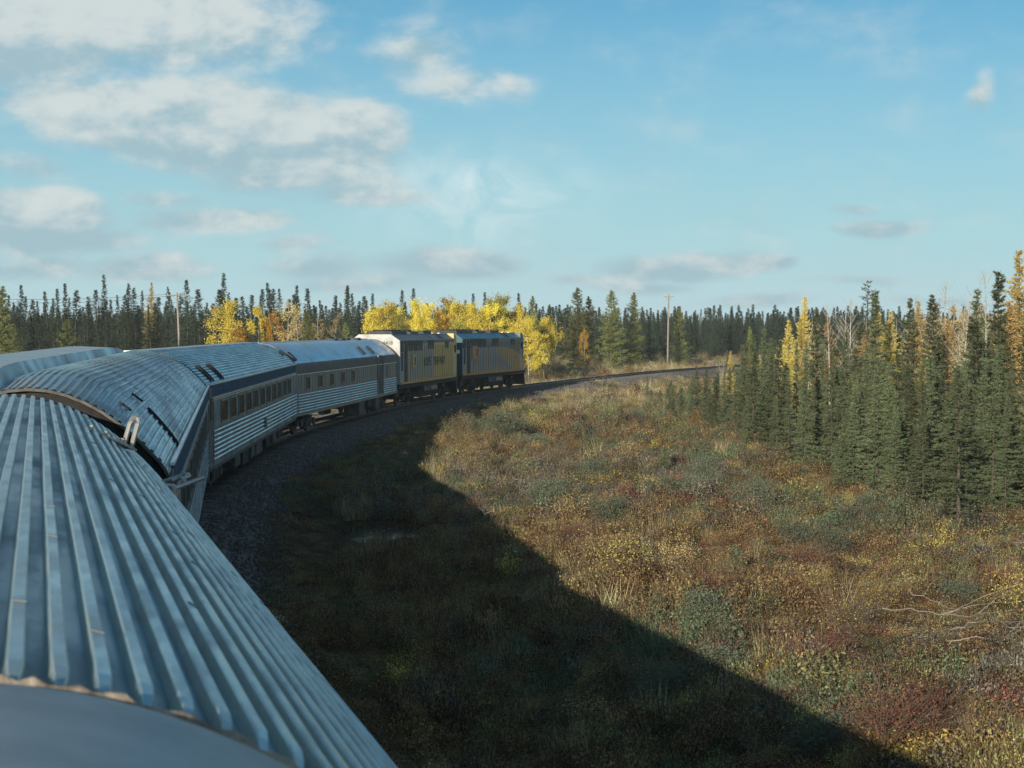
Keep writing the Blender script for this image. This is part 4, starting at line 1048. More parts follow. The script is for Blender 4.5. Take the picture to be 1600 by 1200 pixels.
PR['aspen_pale'] = [broadleaf(s, 9.0, R, L_ASP_P, leaves=n, base=.25, leaf=.11, nlimb=26) for s, R, n in ((47, 1.5, 3200), (48, 1.2, 1500))]
PR['bare_tree'] = [broadleaf(s, 9.5, 1.4, L_ASP_P, leaves=0, base=.3, nlimb=34, spread=1.1, wr=.8) for s in (49, 50)]
PR['bush_yellow'] = [broadleaf(s, 1.6, 1.0, L_BUSH_Y, M['twig'], leaves=1000, base=.05, leaf=.045, nlimb=12, multi=5, loose=.3, wr=.4) for s in (51, 52)]
PR['bush_orange'] = [broadleaf(53, 1.3, .9, L_TAM_O, M['twig'], leaves=800, base=.05, leaf=.05, nlimb=12, multi=5, wr=.4)]
PR['bush_red'] = [broadleaf(s, 1.0, .95, L_RED, M['twig'], leaves=1500, base=.05, leaf=.038, nlimb=12, multi=6, wr=.4) for s in (54, 55)]
PR['bush_willow'] = [broadleaf(s, 1.3, 1.0, L_WIL, M['twig'], leaves=3400, base=.03, leaf=.055, nlimb=14, multi=7, wr=.4) for s in (56, 57)]
PR['bush_bare'] = [broadleaf(s, 1.6, 1.0, L_BUSH_Y, M['twig'], leaves=600 if s == 58 else 300, base=.03, leaf=.04, nlimb=16, multi=9, spread=.6, wr=.22) for s in (58, 59)]
CATS = dict(spruce=('spruce_tree', 'spruce tree'), spruce_tall=('spruce_tree', 'spruce tree'), young_spruce=('young_spruce', 'young spruce'), tamarack_green=('tamarack_tree', 'tamarack tree'),
            tamarack_gold=('tamarack_tree', 'tamarack tree'), tamarack_orange=('tamarack_tree', 'tamarack tree'), sparse_top=('spruce_tree', 'spruce tree'), aspen_yellow=('aspen_tree', 'aspen tree'), aspen_green=('aspen_tree', 'aspen tree'),
            aspen_orange=('aspen_tree', 'aspen tree'), aspen_pale=('aspen_tree', 'aspen tree'), bare_tree=('bare_tree', 'bare tree'))
def plant(kind, x, y, h, label, group=None, var=None, wide=1.0, rz=None):
    tr, cr, H = PR[kind][var if var is not None else random.randrange(len(PR[kind]))]
    nm, cat = CATS.get(kind, ('shrub', 'shrub'))
    e = empty(nm, (x, y, gz(x, y) - .05), random.uniform(0, 6.28) if rz is None else rz); s = h / H; e.scale = (s * wide, s * wide, s)
    for n, me in (('trunk' if nm != 'shrub' else 'stems', tr), ('crown' if nm != 'shrub' else 'leaves', cr)):
        if me is None: continue
        o = bpy.data.objects.new(n, me); o.parent = e; COL.objects.link(o)
    tag(e, label, cat, group); return e
def plant_px(kind, px, ytop, Y, label, group=None, **k):
    """stand a plant Y metres ahead, its top at image row ytop"""
    x = (px - 800) / F * Y; h = (HOR - ytop) / F * Y + EYE - gz(x, Y); return plant(kind, x, Y, h, label, group, **k)

# ---- left wood behind the train
GL = 'trees of the wood beyond the train'
LEFT = [('tamarack_green', 3, 447, 165, 'yellow-green tamarack at the left edge of the photo, beyond the train roof', dict(wide=1.0)),
 ('spruce_tall', 34, 445, 215, 'broad topped dark spruce near the left edge, beside the yellow-green tamarack', dict(var=3)),
 ('spruce_tall', 164, 430, 215, 'tall spruce with a thick club top, tallest on the left third of the wood', dict(var=0)),
 ('spruce_tall', 104, 443, 225, 'thin pointed spruce left of the club topped tall one', dict(var=2)),
 ('spruce_tall', 203, 443, 220, 'thin spruce with dark knotted tip just left of the pale tamarack', dict(var=0)),
 ('tamarack_gold', 236, 442, 235, 'pale gold tamarack top rising behind the dark spruces', dict(var=1, wide=.8)),
 ('spruce_tall', 294, 437, 195, 'broad dense spruce standing right behind the left telephone pole', dict(var=3, wide=1.1)),
 ('spruce_tall', 351, 427, 215, 'tallest spruce of the wood, above the bright yellow aspen', dict(var=0)),
 ('spruce_tall', 424, 442, 230, 'thin spire spruce left of the pale straw aspen', dict(var=2)),
 ('spruce_tall', 459, 446, 225, 'thin spruce with ragged spire just right of the pale straw aspen', dict(var=2)),
 ('spruce_tall', 544, 446, 215, 'lone thin spire spruce left of the locomotives', dict(var=2)),
 ('spruce_tall', 582, 458, 200, 'dark spruce with yellow leaves round it, left end of the aspens behind the locomotives', dict(var=1)),
 ('spruce_tall', 627, 453, 215, 'green spruce tip above the yellow aspens, left one of the two close together', dict(var=3)),
 ('spruce_tall', 645, 450, 220, 'green spruce tip above the yellow aspens, right one of the two close together', dict(var=3)),
 ('spruce_tall', 740, 458, 215, 'spruce tip behind the aspens over the gap between the locomotives', dict(var=1)),
 ('spruce_tall', 759, 456, 220, 'second spruce tip behind the aspens over the leading locomotive', dict(var=1)),
 ('spruce_tall', 815, 458, 215, 'narrow spruce tip behind the aspens at the nose of the leading locomotive', dict(var=2)),
 ('aspen_yellow', 361, 468, 160, 'bright yellow aspen standing full to the train roof, left of all the other yellow trees', dict(var=0, wide=.95)),
 ('aspen_orange', 384, 505, 152, 'low orange-yellow aspen at the foot of the bright yellow one', dict(wide=1.2)),
 ('aspen_yellow', 404, 476, 175, 'golden aspen with bare pale trunk, second yellow crown from the left', dict(var=2, wide=.85)),
 ('aspen_orange', 427, 482, 175, 'golden aspen close to the left of the pale straw one', dict(wide=.9)),
 ('aspen_pale', 449, 462, 175, 'pale straw coloured aspen with white trunk above the coach roof', dict(var=0)),
 ('aspen_pale', 468, 486, 170, 'nearly bare aspen with white trunk right of the pale straw one', dict(var=1)),
 ('aspen_pale', 498, 490, 172, 'thin half bare aspen with orange leaves above the baggage car', dict(var=1)),
 ('aspen_pale', 521, 483, 172, 'half bare aspen with rusty leaves just left of the lone spire spruce', dict(var=1)),
 ('tamarack_green', 481, 484, 165, 'small green tamarack above the near end of the baggage car', dict(wide=.8)),
 ('tamarack_green', 540, 503, 160, 'small green tamarack above the far half of the baggage car', dict(wide=.8)),
 ('aspen_yellow', 578, 478, 168, 'yellow aspen left of the trailing locomotive, over the baggage car', dict(var=1)),
 ('aspen_yellow', 607, 470, 172, 'yellow aspen over the rear wall of the trailing locomotive', dict(var=1)),
 ('aspen_green', 626, 485, 165, 'yellow-green aspen over the roof fans of the trailing locomotive', dict(wide=.8)),
 ('aspen_yellow', 650, 468, 172, 'bright yellow aspen over the middle of the trailing locomotive', dict(var=0, wide=.75)),
 ('aspen_orange', 682, 478, 176, 'orange tinged aspen over the cab of the trailing locomotive', dict(wide=1.1)),
 ('aspen_yellow', 706, 463, 180, 'rounded yellow aspen over the gap between the two locomotives', dict(var=1)),
 ('aspen_yellow', 737, 474, 178, 'wide low yellow aspen over the rear of the leading locomotive', dict(var=0, wide=.85)),
 ('aspen_green', 784, 459, 182, 'tall yellow-green aspen over the middle of the leading locomotive', dict(var=0)),
 ('aspen_orange', 808, 478, 185, 'rusty orange aspen over the cab of the leading locomotive', dict(wide=1.0)),
 ('tamarack_green', 832, 462, 200, 'yellow-green tamarack behind the bushy aspen at the nose of the leading locomotive', dict(wide=.7)),
 ('aspen_yellow', 826, 496, 170, 'bushy yellow-green aspen down to the ground beside the nose of the leading locomotive', dict(var=0, wide=1.05)),
 ('aspen_green', 850, 503, 176, 'lower right bush of the aspens beside the leading locomotive', dict(var=1, wide=1.2)),
 ('tamarack_green', 902, 449, 228, 'big green-gold tamarack, leftmost of the tall trees ahead of the train', dict(var=0)),
 ('tamarack_green', 921, 463, 232, 'green tamarack close behind the big green-gold one', dict(var=1)),
 ('aspen_orange', 913, 510, 205, 'small orange tree in front of the dark trees ahead of the train', dict(wide=.55)),
 ('tamarack_green', 955, 453, 228, 'broad green tamarack right of the small orange tree', dict(var=0)),
 ('tamarack_green', 990, 457, 236, 'pointed yellow-green tamarack left of the right telephone pole', dict(var=1)),
 ('tamarack_green', 1061, 480, 245, 'yellow tinged tamarack just right of the right telephone pole', dict(var=1, wide=1.1)),
 ('spruce_tall', 1095, 483, 420, 'lone dark pine top sticking out of the far forest, right of the right telephone pole', dict(var=3)),
]
for (k, px, yt, Y, lab, kw) in LEFT: plant_px(k, px, yt, Y, lab, GL, **kw)
rr = random.Random(5)
LAB_A = 'dark spruce among many alike in the wood beyond the train roofs'
for px in np.arange(-30, 575, 8.2):
    px = px + rr.uniform(-3, 3); Y = rr.uniform(195, 245)
    yt = rr.choice([rr.uniform(452, 475), rr.uniform(462, 485), rr.uniform(447, 462)])
    plant_px('spruce_tall', px, yt, Y, LAB_A, 'spruces filling the wood beyond the train', wide=rr.uniform(.8, 1.7))
for px in np.arange(-20, 575, 21):
    plant_px(rr.choice(['spruce_tall', 'spruce_tall', 'tamarack_green']), px + rr.uniform(-8, 8), rr.uniform(488, 512), rr.uniform(172, 190), 'lower tree of the wood edge, one of many alike behind the train roofs', 'lower trees at the wood edge beyond the train', wide=rr.uniform(1.1, 1.5))
for px in np.arange(575, 870, 19):
    plant_px('spruce_tall', px + rr.uniform(-8, 8), rr.uniform(468, 488), rr.uniform(205, 230), 'dark spruce among many alike behind the yellow aspens', 'spruces behind the yellow aspens', wide=1.1)
for px in np.arange(590, 862, 11):
    plant_px(rr.choice(['aspen_yellow', 'aspen_yellow', 'aspen_green']), px + rr.uniform(-5, 5), rr.uniform(470, 500), rr.uniform(174, 192), 'yellow aspen filling the row behind the locomotives, one of many alike', 'yellow aspens filling the row behind the locomotives', wide=rr.uniform(.8, 1.0))
for px in np.arange(868, 1090, 10):
    plant_px('spruce_tall', px + rr.uniform(-4, 4), rr.uniform(484, 505) if px > 1000 else rr.uniform(475, 500), rr.uniform(238, 275), 'dark spruce among many alike behind the tamaracks ahead of the train', 'spruces behind the tamaracks ahead of the train', wide=1.2)

# ---- right stand
GR = 'trees of the spruce stand right of the clearing'
RIGHT = [('spruce', 1275, 482, 78, 'dark pointed spruce against the yellow tamaracks, left part of the right stand', dict(var=0)),
 ('sparse_top', 1354, 438, 82, 'tall spruce with a thin sparse top, highest in the middle of the right stand', dict()),
 ('spruce', 1367, 454, 78, 'dark spruce touching the right side of the sparse topped tall one', dict(var=2)),
 ('spruce', 1417, 464, 72, 'spruce with thin needle tip between two pale tamaracks', dict(var=4)),
 ('spruce', 1458, 460, 66, 'narrow bluish spruce spire left of the orange tamarack', dict(var=0)),
 ('spruce', 1524, 449, 62, 'big pointed spruce against the pale bare trees, near the right edge', dict(var=1)),
 ('spruce', 1557, 424, 64, 'tall spruce with dark knotted top left of the tallest gold tamarack', dict(var=2)),
 ('tamarack_gold', 1592, 392, 70, 'tallest gold-green tamarack at the right edge of the photo', dict(var=1, wide=1.0)),
 ('tamarack_gold', 1256, 463, 105, 'sparse gold tamarack with bare top, above the bright yellow trees', dict(var=0, wide=.8)),
 ('tamarack_gold', 1234, 500, 100, 'bright yellow tamarack, left one of the yellow pair in the right stand', dict(var=1)),
 ('tamarack_gold', 1253, 496, 94, 'bright yellow tamarack, right one of the yellow pair in the right stand', dict(var=0)),
 ('tamarack_orange', 1296, 496, 98, 'brownish orange tamarack just right of the dark pointed spruce', dict(wide=.9)),
 ('tamarack_gold', 1388, 486, 84, 'gold tamarack right of the sparse topped tall spruce', dict(var=1)),
 ('tamarack_orange', 1481, 500, 72, 'orange tamarack between the bluish spire and the big pointed spruce', dict()),
 ('tamarack_orange', 1582, 470, 66, 'orange tamarack under the tallest gold one at the right edge', dict(wide=1.1)),
 ('tamarack_gold', 1141, 548, 128, 'small bright yellow tamarack at the left end of the right stand', dict(wide=.8)),
 ('tamarack_green', 1172, 510, 120, 'green-yellow tamarack behind the left end of the right stand', dict(wide=.6)),
 ('bare_tree', 1432, 452, 96, 'pale bare tree left of the bluish spruce spire', dict(var=0)),
 ('bare_tree', 1478, 428, 96, 'pale bare tree, leftmost of those showing above the orange tamarack', dict(var=1)),
 ('bare_tree', 1503, 436, 92, 'pale bare tree just left of the big pointed spruce', dict(var=0)),
 ('bare_tree', 1542, 410, 96, 'tallest pale bare tree, right of the big pointed spruce', dict(var=1)),
 ('bare_tree', 1322, 470, 105, 'pale bare tree left of the sparse topped tall spruce', dict(var=0)),
 ('spruce', 1500, 574, 48, 'nearest big spruce with bushy lower branches at the right edge of the clearing', dict(var=3, wide=1.5)),
 ('spruce', 1553, 560, 51, 'spruce with dark bare lower trunk right of the nearest big one', dict(var=4)),
 ('spruce', 1012, 586, 119, 'lone little spire spruce at the far left tip of the right stand', dict(var=2, wide=1.1)),
 ('young_spruce', 968, 628, 124, 'small pale green young spruce left of the lone spire spruce', dict(var=1)),
]
for (k, px, yt, Y, lab, kw) in RIGHT: plant_px(k, px, yt, Y, lab, GR, **kw)
ED_Y = [44, 48, 53, 59, 68, 77, 91, 105, 119, 130, 150]; ED_X = [15.5, 13.6, 12.6, 11.9, 11.5, 11.0, 9.7, 9.9, 10.2, 14, 22]
def edge_x(Y): return float(np.interp(Y, ED_Y, ED_X))
rr = random.Random(9); placed = []
cnt = 0; tries = 0; FRONT_ROW = []; POOL = []
while cnt < 225 and tries < 9000:
    tries += 1
    Y = 46 + (rr.random() ** .75) * 120; x0 = edge_x(Y); x1 = .345 * Y + 1
    if x1 <= x0: continue
    x = x0 + (x1 - x0) * rr.random() ** 1.1 + rr.uniform(-.3, .5)
    if any((x - a) ** 2 + (Y - b) ** 2 < (.8 + .007 * Y) ** 2 for a, b in placed): continue
    if abs(track_dist([x], [Y])[0]) < 9: continue
    placed.append((x, Y)); cnt += 1
    dep = x - x0; px = 800 + x / Y * F
    # skyline falls from right to left
    sky = np.interp(px, [1000, 1080, 1150, 1250, 1350, 1450, 1600], [600, 570, 535, 520, 500, 492, 480])
    front = np.interp(dep, [0, 1.5, 5], [0, .45, 1])
    hmax = (HOR - sky) / F * Y + EYE + 1.3
    h = max(1.6, hmax * (.45 + .5 * front) * rr.uniform(.72, 1.04))
    h = min(h, hmax)
    kind = 'spruce'
    if dep > 3 and rr.random() < .13: kind = rr.choice(['tamarack_gold', 'tamarack_gold', 'tamarack_orange', 'bare_tree'])
    if h < 2.6 and kind == 'spruce': kind = 'young_spruce'
    lab = {'spruce': 'slender black spruce, one of many alike in the dense stand right of the clearing', 'young_spruce': 'young spruce at the foot of the dense right stand, one of many alike',
           'tamarack_gold': 'gold tamarack deep in the right stand, one of several alike', 'tamarack_orange': 'orange tamarack deep in the right stand, one of several alike', 'bare_tree': 'bare grey tree deep in the right stand, one of several alike'}[kind]
    grp = {'spruce': 'black spruces of the right stand', 'young_spruce': 'young spruces at the foot of the right stand', 'tamarack_gold': 'gold tamaracks in the right stand', 'tamarack_orange': 'orange tamaracks in the right stand', 'bare_tree': 'bare trees in the right stand'}[kind]
    if kind == 'spruce': POOL.append((h / Y, x, Y, h, lab, grp, dep, px)); continue
    o = plant(kind, x, Y, h, lab, grp, wide=rr.uniform(.9, 1.25))
POOL.sort(reverse=True)
for (q_, x, Y, h, lab, grp, dep, px) in POOL[:112]:
    o = plant('spruce', x, Y, h, lab, grp, wide=rr.uniform(.85, 1.45))
    if dep < 1.3: FRONT_ROW.append((px, o))
REST = POOL[112:]
for px in np.arange(1270, 1600, 26):
    q = px + rr.uniform(-9, 9); plant_px(rr.choice(['aspen_pale', 'bare_tree', 'tamarack_gold']), q, rr.uniform(452, 498), rr.uniform(88, 112), 'pale thin tree filling in behind the right stand, one of several alike', 'pale trees behind the right stand', wide=rr.uniform(.8, 1.2))
# the front rank of the stand, from the small trees at its far tip to the big near ones
fr = [(1022, 640, 600), (1062, 664, 585), (1110, 688, 566), (1160, 708, 548), (1220, 736, 540), (1290, 762, 548), (1350, 780, 560), (1420, 792, 560), (1480, 812, 590), (1545, 815, 590), (1605, 800, 570)]
for px in np.arange(1022, 1604, 14.0):
    q = px + rr.uniform(-5, 5); by = np.interp(q, [a[0] for a in fr], [a[1] for a in fr]) - rr.uniform(0, 26); ty = np.interp(q, [a[0] for a in fr], [a[2] for a in fr]) + rr.choice([rr.uniform(-35, 10), rr.uniform(0, 60)])
    x, Y = rays(q, by, EYE + 1.3); h = max(1.3, (HOR - ty) / F * Y + EYE + 1.3)
    if abs(track_dist([x], [Y])[0]) < 7: continue
    k_ = 'spruce' if h > 2.3 else 'young_spruce'
    o = plant(k_, x, Y, h, 'slender black spruce, one of many alike in the dense stand right of the clearing' if k_ == 'spruce' else 'young spruce at the foot of the dense right stand, one of many alike', 'black spruces of the right stand' if k_ == 'spruce' else 'young spruces at the foot of the right stand', wide=rr.uniform(.65, 1.15))
FRONT_ROW.sort(key=lambda q: q[0])
ORD = 'first second third fourth fifth sixth seventh eighth ninth tenth eleventh twelfth thirteenth fourteenth fifteenth sixteenth seventeenth eighteenth nineteenth twentieth'.split()
for k_, (q_, o_) in enumerate(FRONT_ROW[:20]): o_['label'] = '%s black spruce from the left in the front row of the right stand' % ORD[k_]

# ------------------------------------------------------------------ scatter tool (one object, geometry nodes)
def scatter(name, protos, P, rot, scl, idx, colr, label=None, cat=None, kind='stuff'):
    pc = bpy.data.collections.new(name + '_sources')
    for k, me in enumerate(protos):
        o = bpy.data.objects.new('source_%02d' % k, me); o.name = '%s_source_%02d' % (name, k); pc.objects.link(o)
    me = bpy.data.meshes.new(name); n = len(P); me.vertices.add(n); me.vertices.foreach_set('co', P.astype(np.float32).ravel())
    a = me.attributes.new('rot', 'FLOAT_VECTOR', 'POINT'); a.data.foreach_set('vector', rot.astype(np.float32).ravel())
    a = me.attributes.new('scl', 'FLOAT_VECTOR', 'POINT'); a.data.foreach_set('vector', scl.astype(np.float32).ravel())
    a = me.attributes.new('idx', 'INT', 'POINT'); a.data.foreach_set('value', idx.astype(np.int32))
    a = me.attributes.new('col', 'FLOAT_COLOR', 'POINT'); a.data.foreach_set('color', np.concatenate([colr, np.ones((n, 1))], 1).astype(np.float32).ravel())
    me.update(); o = bpy.data.objects.new(name, me); COL.objects.link(o)
    ng = bpy.data.node_groups.new(name + '_scatter', 'GeometryNodeTree'); ng.interface.new_socket('Geometry', in_out='INPUT', socket_type='NodeSocketGeometry'); ng.interface.new_socket('Geometry', in_out='OUTPUT', socket_type='NodeSocketGeometry')
    N = ng.nodes; gi = N.new('NodeGroupInput'); go = N.new('NodeGroupOutput'); ip = N.new('GeometryNodeInstanceOnPoints'); ci = N.new('GeometryNodeCollectionInfo')
    ci.inputs['Collection'].default_value = pc; ci.inputs['Separate Children'].default_value = True; ci.inputs['Reset Children'].default_value = True
    def na(nm, t): q = N.new('GeometryNodeInputNamedAttribute'); q.data_type = t; q.inputs['Name'].default_value = nm; return q.outputs['Attribute']
    er = N.new('FunctionNodeEulerToRotation'); Lk = ng.links.new
    Lk(na('rot', 'FLOAT_VECTOR'), er.inputs[0]); Lk(er.outputs[0], ip.inputs['Rotation']); Lk(na('scl', 'FLOAT_VECTOR'), ip.inputs['Scale']); Lk(na('idx', 'INT'), ip.inputs['Instance Index'])
    Lk(ci.outputs[0], ip.inputs['Instance']); ip.inputs['Pick Instance'].default_value = True
    Lk(gi.outputs[0], ip.inputs['Points']); Lk(ip.outputs[0], go.inputs[0])
    md = o.modifiers.new('scatter', 'NODES'); md.node_group = ng
    tag(o, label, cat, kind=kind); return o

# ---- far forest (one mass)
def far_forest():
    n = 5200; rng = np.random.default_rng(77)
    Y = 300 + 900 * rng.random(n) ** 1.6; X = (rng.random(n) * 2 - 1) * .40 * Y
    d = track_dist(X, Y); ok = (np.abs(d) > 14) & ~((Y < 420) & (X < .10 * Y) & (X > .02 * Y) & (Y < 300))
    X, Y = X[ok], Y[ok]; n = len(X); h = rng.uniform(6.5, 10.5, n)
    # keep the skyline at the height it has in the photograph
    P = np.stack([X, Y, ground_z(X, Y)], 1); s = h / 12.0
    rot = np.stack([np.zeros(n), np.zeros(n), rng.uniform(0, 6.28, n)], 1)
    protos = [PR['spruce_tall'][i][1] for i in range(4)]
    scatter('distant_forest', protos, P, rot, np.stack([s * 1.4, s * 1.4, s], 1), rng.integers(0, 4, n), np.ones((n, 3)), 'far dark spruce forest along the horizon, reading as one mass', 'forest')
far_forest()

def thicket():
    rng = np.random.default_rng(3); n = len(REST)
    X = np.array([q[1] for q in REST]); Y = np.array([q[2] for q in REST]); h = np.array([q[3] for q in REST]); s = h / 8.0
    scatter('spruce_thicket', [PR['spruce'][i][1] for i in range(6)], np.stack([X, Y, ground_z(X, Y)], 1), np.stack([X * 0, X * 0, rng.uniform(0, 6.28, n)], 1), np.stack([s * 1.05, s * 1.05, s], 1), rng.integers(0, 6, n), np.ones((n, 3)),
            'smaller spruces filling the depth of the right stand as one mass', 'trees')
thicket()

# ------------------------------------------------------------------ ground cover
def clump_mesh(seed, n, R, Hh, leaf, kind='leaf'):
    rng = np.random.default_rng(seed)
    if kind == 'grass':
        O = np.stack([rng.normal(0, R * .45, n), rng.normal(0, R * .45, n), np.zeros(n)], 1); D = unit(np.stack([rng.normal(0, .35, n), rng.normal(0, .35, n), np.ones(n)], 1)); S = unit(np.cross(D, rand_unit(n, rng)))
        V, Fc = tri_cloud(O, D, S, Hh * rng.uniform(.5, 1.2, n), leaf * rng.uniform(.6, 1.2, n), rng)
        return mesh_np('tuft', V, Fc, L_INST, rng.random(n))
    a = rng.uniform(0, 2 * math.pi, n); r = R * np.sqrt(rng.random(n)) ; top = Hh * np.sqrt(np.clip(1 - (r / R) ** 2, 0.02, 1)) ; z = top * (.35 + .65 * rng.random(n) ** .5)
    k = rng.integers(0, 14, n); cen = rng.normal(0, R * .4, (14, 2)); O = np.stack([np.cos(a) * r * .6 + cen[k, 0] * .8, np.sin(a) * r * .6 + cen[k, 1] * .8, z * (.7 + .5 * rng.random(14)[k])], 1)
    D = unit(rng.normal(0, 1, (n, 3)) + np.array([0, 0, .25])); S = unit(np.cross(D, rand_unit(n, rng)))
    V, Fc = quad_cloud(O, D, S, leaf * rng.uniform(.6, 1.5, n), leaf * .55 * rng.uniform(.6, 1.3, n))
    # thin stems in the same mesh
    m = n // 16; O2 = np.stack([rng.normal(0, R * .3, m), rng.normal(0, R * .3, m), np.zeros(m)], 1); D2 = unit(np.stack([rng.normal(0, .5, m), rng.normal(0, .5, m), np.ones(m)], 1)); S2 = unit(np.cross(D2, rand_unit(m, rng)))
    ln = Hh * rng.uniform(.6, 1.25, m); w = np.full(m, .004)
    A = O2 - S2 * w[:, None]; B = O2 + S2 * w[:, None]; C = O2 + D2 * ln[:, None] + S2 * .003; E = O2 + D2 * ln[:, None] - S2 * .003
    V2 = np.stack([A, B, C, E], 1).reshape(-1, 3); F2 = np.arange(m * 4).reshape(-1, 4) + len(V)
    return mesh_np('clump', np.concatenate([V, V2]), np.concatenate([Fc, F2]), L_INST, np.concatenate([rng.random(n), rng.random(m) * .3]))
CL = [clump_mesh(101, 520, .36, .34, .036), clump_mesh(102, 560, .42, .28, .030), clump_mesh(103, 420, .32, .45, .042), clump_mesh(104, 620, .45, .24, .028),
      clump_mesh(105, 130, .25, .55, .012, 'grass'), clump_mesh(106, 170, .32, .42, .012, 'grass'), clump_mesh(107, 260, .38, .62, .032)]

def heath_colours(X, Y, d, rng):
    n = len(X)
    pal = np.array([(0.225, 0.155, 0.080), (0.185, 0.180, 0.085), (0.235, 0.130, 0.080), (0.130, 0.160, 0.095), (0.40, 0.32, 0.10), (0.165, 0.145, 0.120), (0.22, 0.105, 0.08), (0.38, 0.33, 0.22)])
    #                brown orange          olive                rust                 green                yellow               grey brown             red                  straw
    W = np.zeros((n, 8))
    a = fbm(X, Y, .11, 21, 3); b = fbm(X, Y, .16, 22, 3); c = fbm(X, Y, .30, 23, 3); e = fbm(X, Y, .45, 24, 2)
    W[:, 0] = 1.1 + 3 * np.clip(a - .48, 0, 1) * 6; W[:, 1] = .7 + 14 * np.clip(b - .52, 0, 1); W[:, 2] = .35 + 10 * np.clip(c - .55, 0, 1) * np.clip((70 - Y) / 30, .1, 1.2)
    W[:, 3] = .35 + 13 * np.clip(.44 - b, 0, 1); W[:, 4] = .12 + 6 * np.clip(e - .60, 0, 1); W[:, 5] = .7 + 5 * np.clip(.45 - a, 0, 1)
    W[:, 6] = .05 + 8 * np.clip(c - .60, 0, 1) * np.clip((60 - Y) / 25, 0, 1.2); W[:, 7] = .12 + np.clip((Y - 95) / 40, 0, 2.5) + 2.0 * ((np.abs(d) < 14) & (Y > 110))
    # dry sunlit grass beside the track ahead of the train
    W = W ** 1.8; W /= W.sum(1)[:, None]; cs = W.cumsum(1); k = (rng.random(n)[:, None] > cs).sum(1).clip(0, 7)
    col = pal[k] * rng.uniform(.75, 1.3, (n, 1)) * rng.uniform(.92, 1.08, (n, 3)); return col, k
def heath():
    rng = np.random.default_rng(5)
    def field(n, y0, y1, dens_pow=1.0):
        Y = np.sqrt(y0 ** 2 + (y1 ** 2 - y0 ** 2) * rng.random(n)); X = (rng.random(n) * 2 - 1) * (.345 * Y + 1.0); return X, Y
    XS = []; YS = []; SS = []
    for (n, y0, y1, s) in ((19000, 15, 45, .82), (26000, 45, 80, 1.05), (26000, 80, 140, 1.45), (22000, 140, 320, 2.3)):
        X, Y = field(n, y0, y1); XS.append(X); YS.append(Y); SS.append(np.full(n, s))
    X = np.concatenate(XS); Y = np.concatenate(YS); S = np.concatenate(SS)
    d = track_dist(X, Y); pd = np.hypot((X - PUDDLE[0]) / 1.3, (Y - PUDDLE[1]) / 2.2)
    bare = fbm(X, Y, .5, 31, 2)
    edge = np.where(Y > 138, 1.25, 2.85); ok = (np.abs(d) > edge + .5 * bare) & (pd > 1.35) & ~((pd < 2.4) & (Y < PUDDLE[1]) & (rng.random(len(X)) < .7)) & ~((np.abs(d) < 4.0) & (Y < 128) & (rng.random(len(X)) < .3))
    hole = (fbm(X, Y, .8, 33, 2) < .30) & (rng.random(len(X)) < .6); ok &= ~hole
    ok &= ~((d < 0) & (Y < 60))        # hidden by the train
    X, Y, S, d = X[ok], Y[ok], S[ok], d[ok]; n = len(X); col, k = heath_colours(X, Y, d, rng)
    idx = rng.choice([0, 1, 2, 3, 6], n, p=[.26, .26, .18, .2, .10]); g = rng.random(n); grass = (g < .035) | ((k == 7) & (g < .6)); idx = np.where(grass, rng.choice([4, 5], n), idx)
    col = np.where(grass[:, None] & (k[:, None] != 3), np.array([.33, .27, .16]) * rng.uniform(.7, 1.2, (n, 1)), col)
    hm = .35 + 2.4 * np.clip(fbm(X, Y, .45, 41, 3) - .25, 0, 1); z = ground_z(X, Y, d) - .02
    s = S * rng.uniform(.65, 1.3, n) * np.where((rng.random(n) < .06) & (np.abs(d) > 9), 1.7, 1.0); sh = np.where(np.abs(d) < 5, .5, 1.0)
    scl = np.stack([s, s, s ** .7 * hm * 1.0 * sh * rng.uniform(.7, 1.25, n)], 1)
    rot = np.stack([rng.normal(0, .10, n), rng.normal(0, .10, n), rng.uniform(0, 6.28, n)], 1)
    scatter('ground_cover', CL, np.stack([X, Y, z], 1), rot, scl, idx, col, 'low autumn heath and grass in brown, rust, olive and yellow covering the bog', 'ground cover')
heath()

# ---- loose stones on the ballast shoulder
def stones():
    rng = np.random.default_rng(8); protos = []
    for s in range(4):
        b = bmesh.new(); bmesh.ops.create_icosphere(b, subdivisions=1, radius=.03); r = np.random.default_rng(s + 60)
        for v in b.verts: v.co *= r.uniform(.7, 1.25); v.co.z *= .75
        me = bpy.data.meshes.new('stone'); b.to_mesh(me); b.free(); me.materials.append(M['stone']); protos.append(me)
    n = 110000; i = rng.integers(60, len(TR) - 60, n); A = TR[i]; near = A[:, 1] < 175; keep = near & (A[:, 1] > 15); i = i[keep]; A = A[keep]; n = len(i)
    w = rng.uniform(1.15, 3.5, n) * np.where(rng.random(n) < .25, -1, 1); z = np.interp(np.abs(w), [0, 1.6, 2.0, 3.0, 4.0], [-.17, -.17, -.24, -.62, -.95]) + .008
    P = np.stack([A[:, 0] + TN[i, 0] * w + rng.normal(0, .2, n), A[:, 1] + TN[i, 1] * w, z], 1); s = rng.uniform(.6, 1.5, n)
    scatter('loose_ballast', protos, P, rng.uniform(0, 6.28, (n, 3)), np.stack([s, s, s], 1), rng.integers(0, 4, n), np.ones((n, 3)), 'loose crushed stones on the shoulder of the track bed', 'ballast stones')
M['stone'] = mat('ballast_stone', (0.125, 0.12, 0.115), .9, 0, .15, .8)
stones()

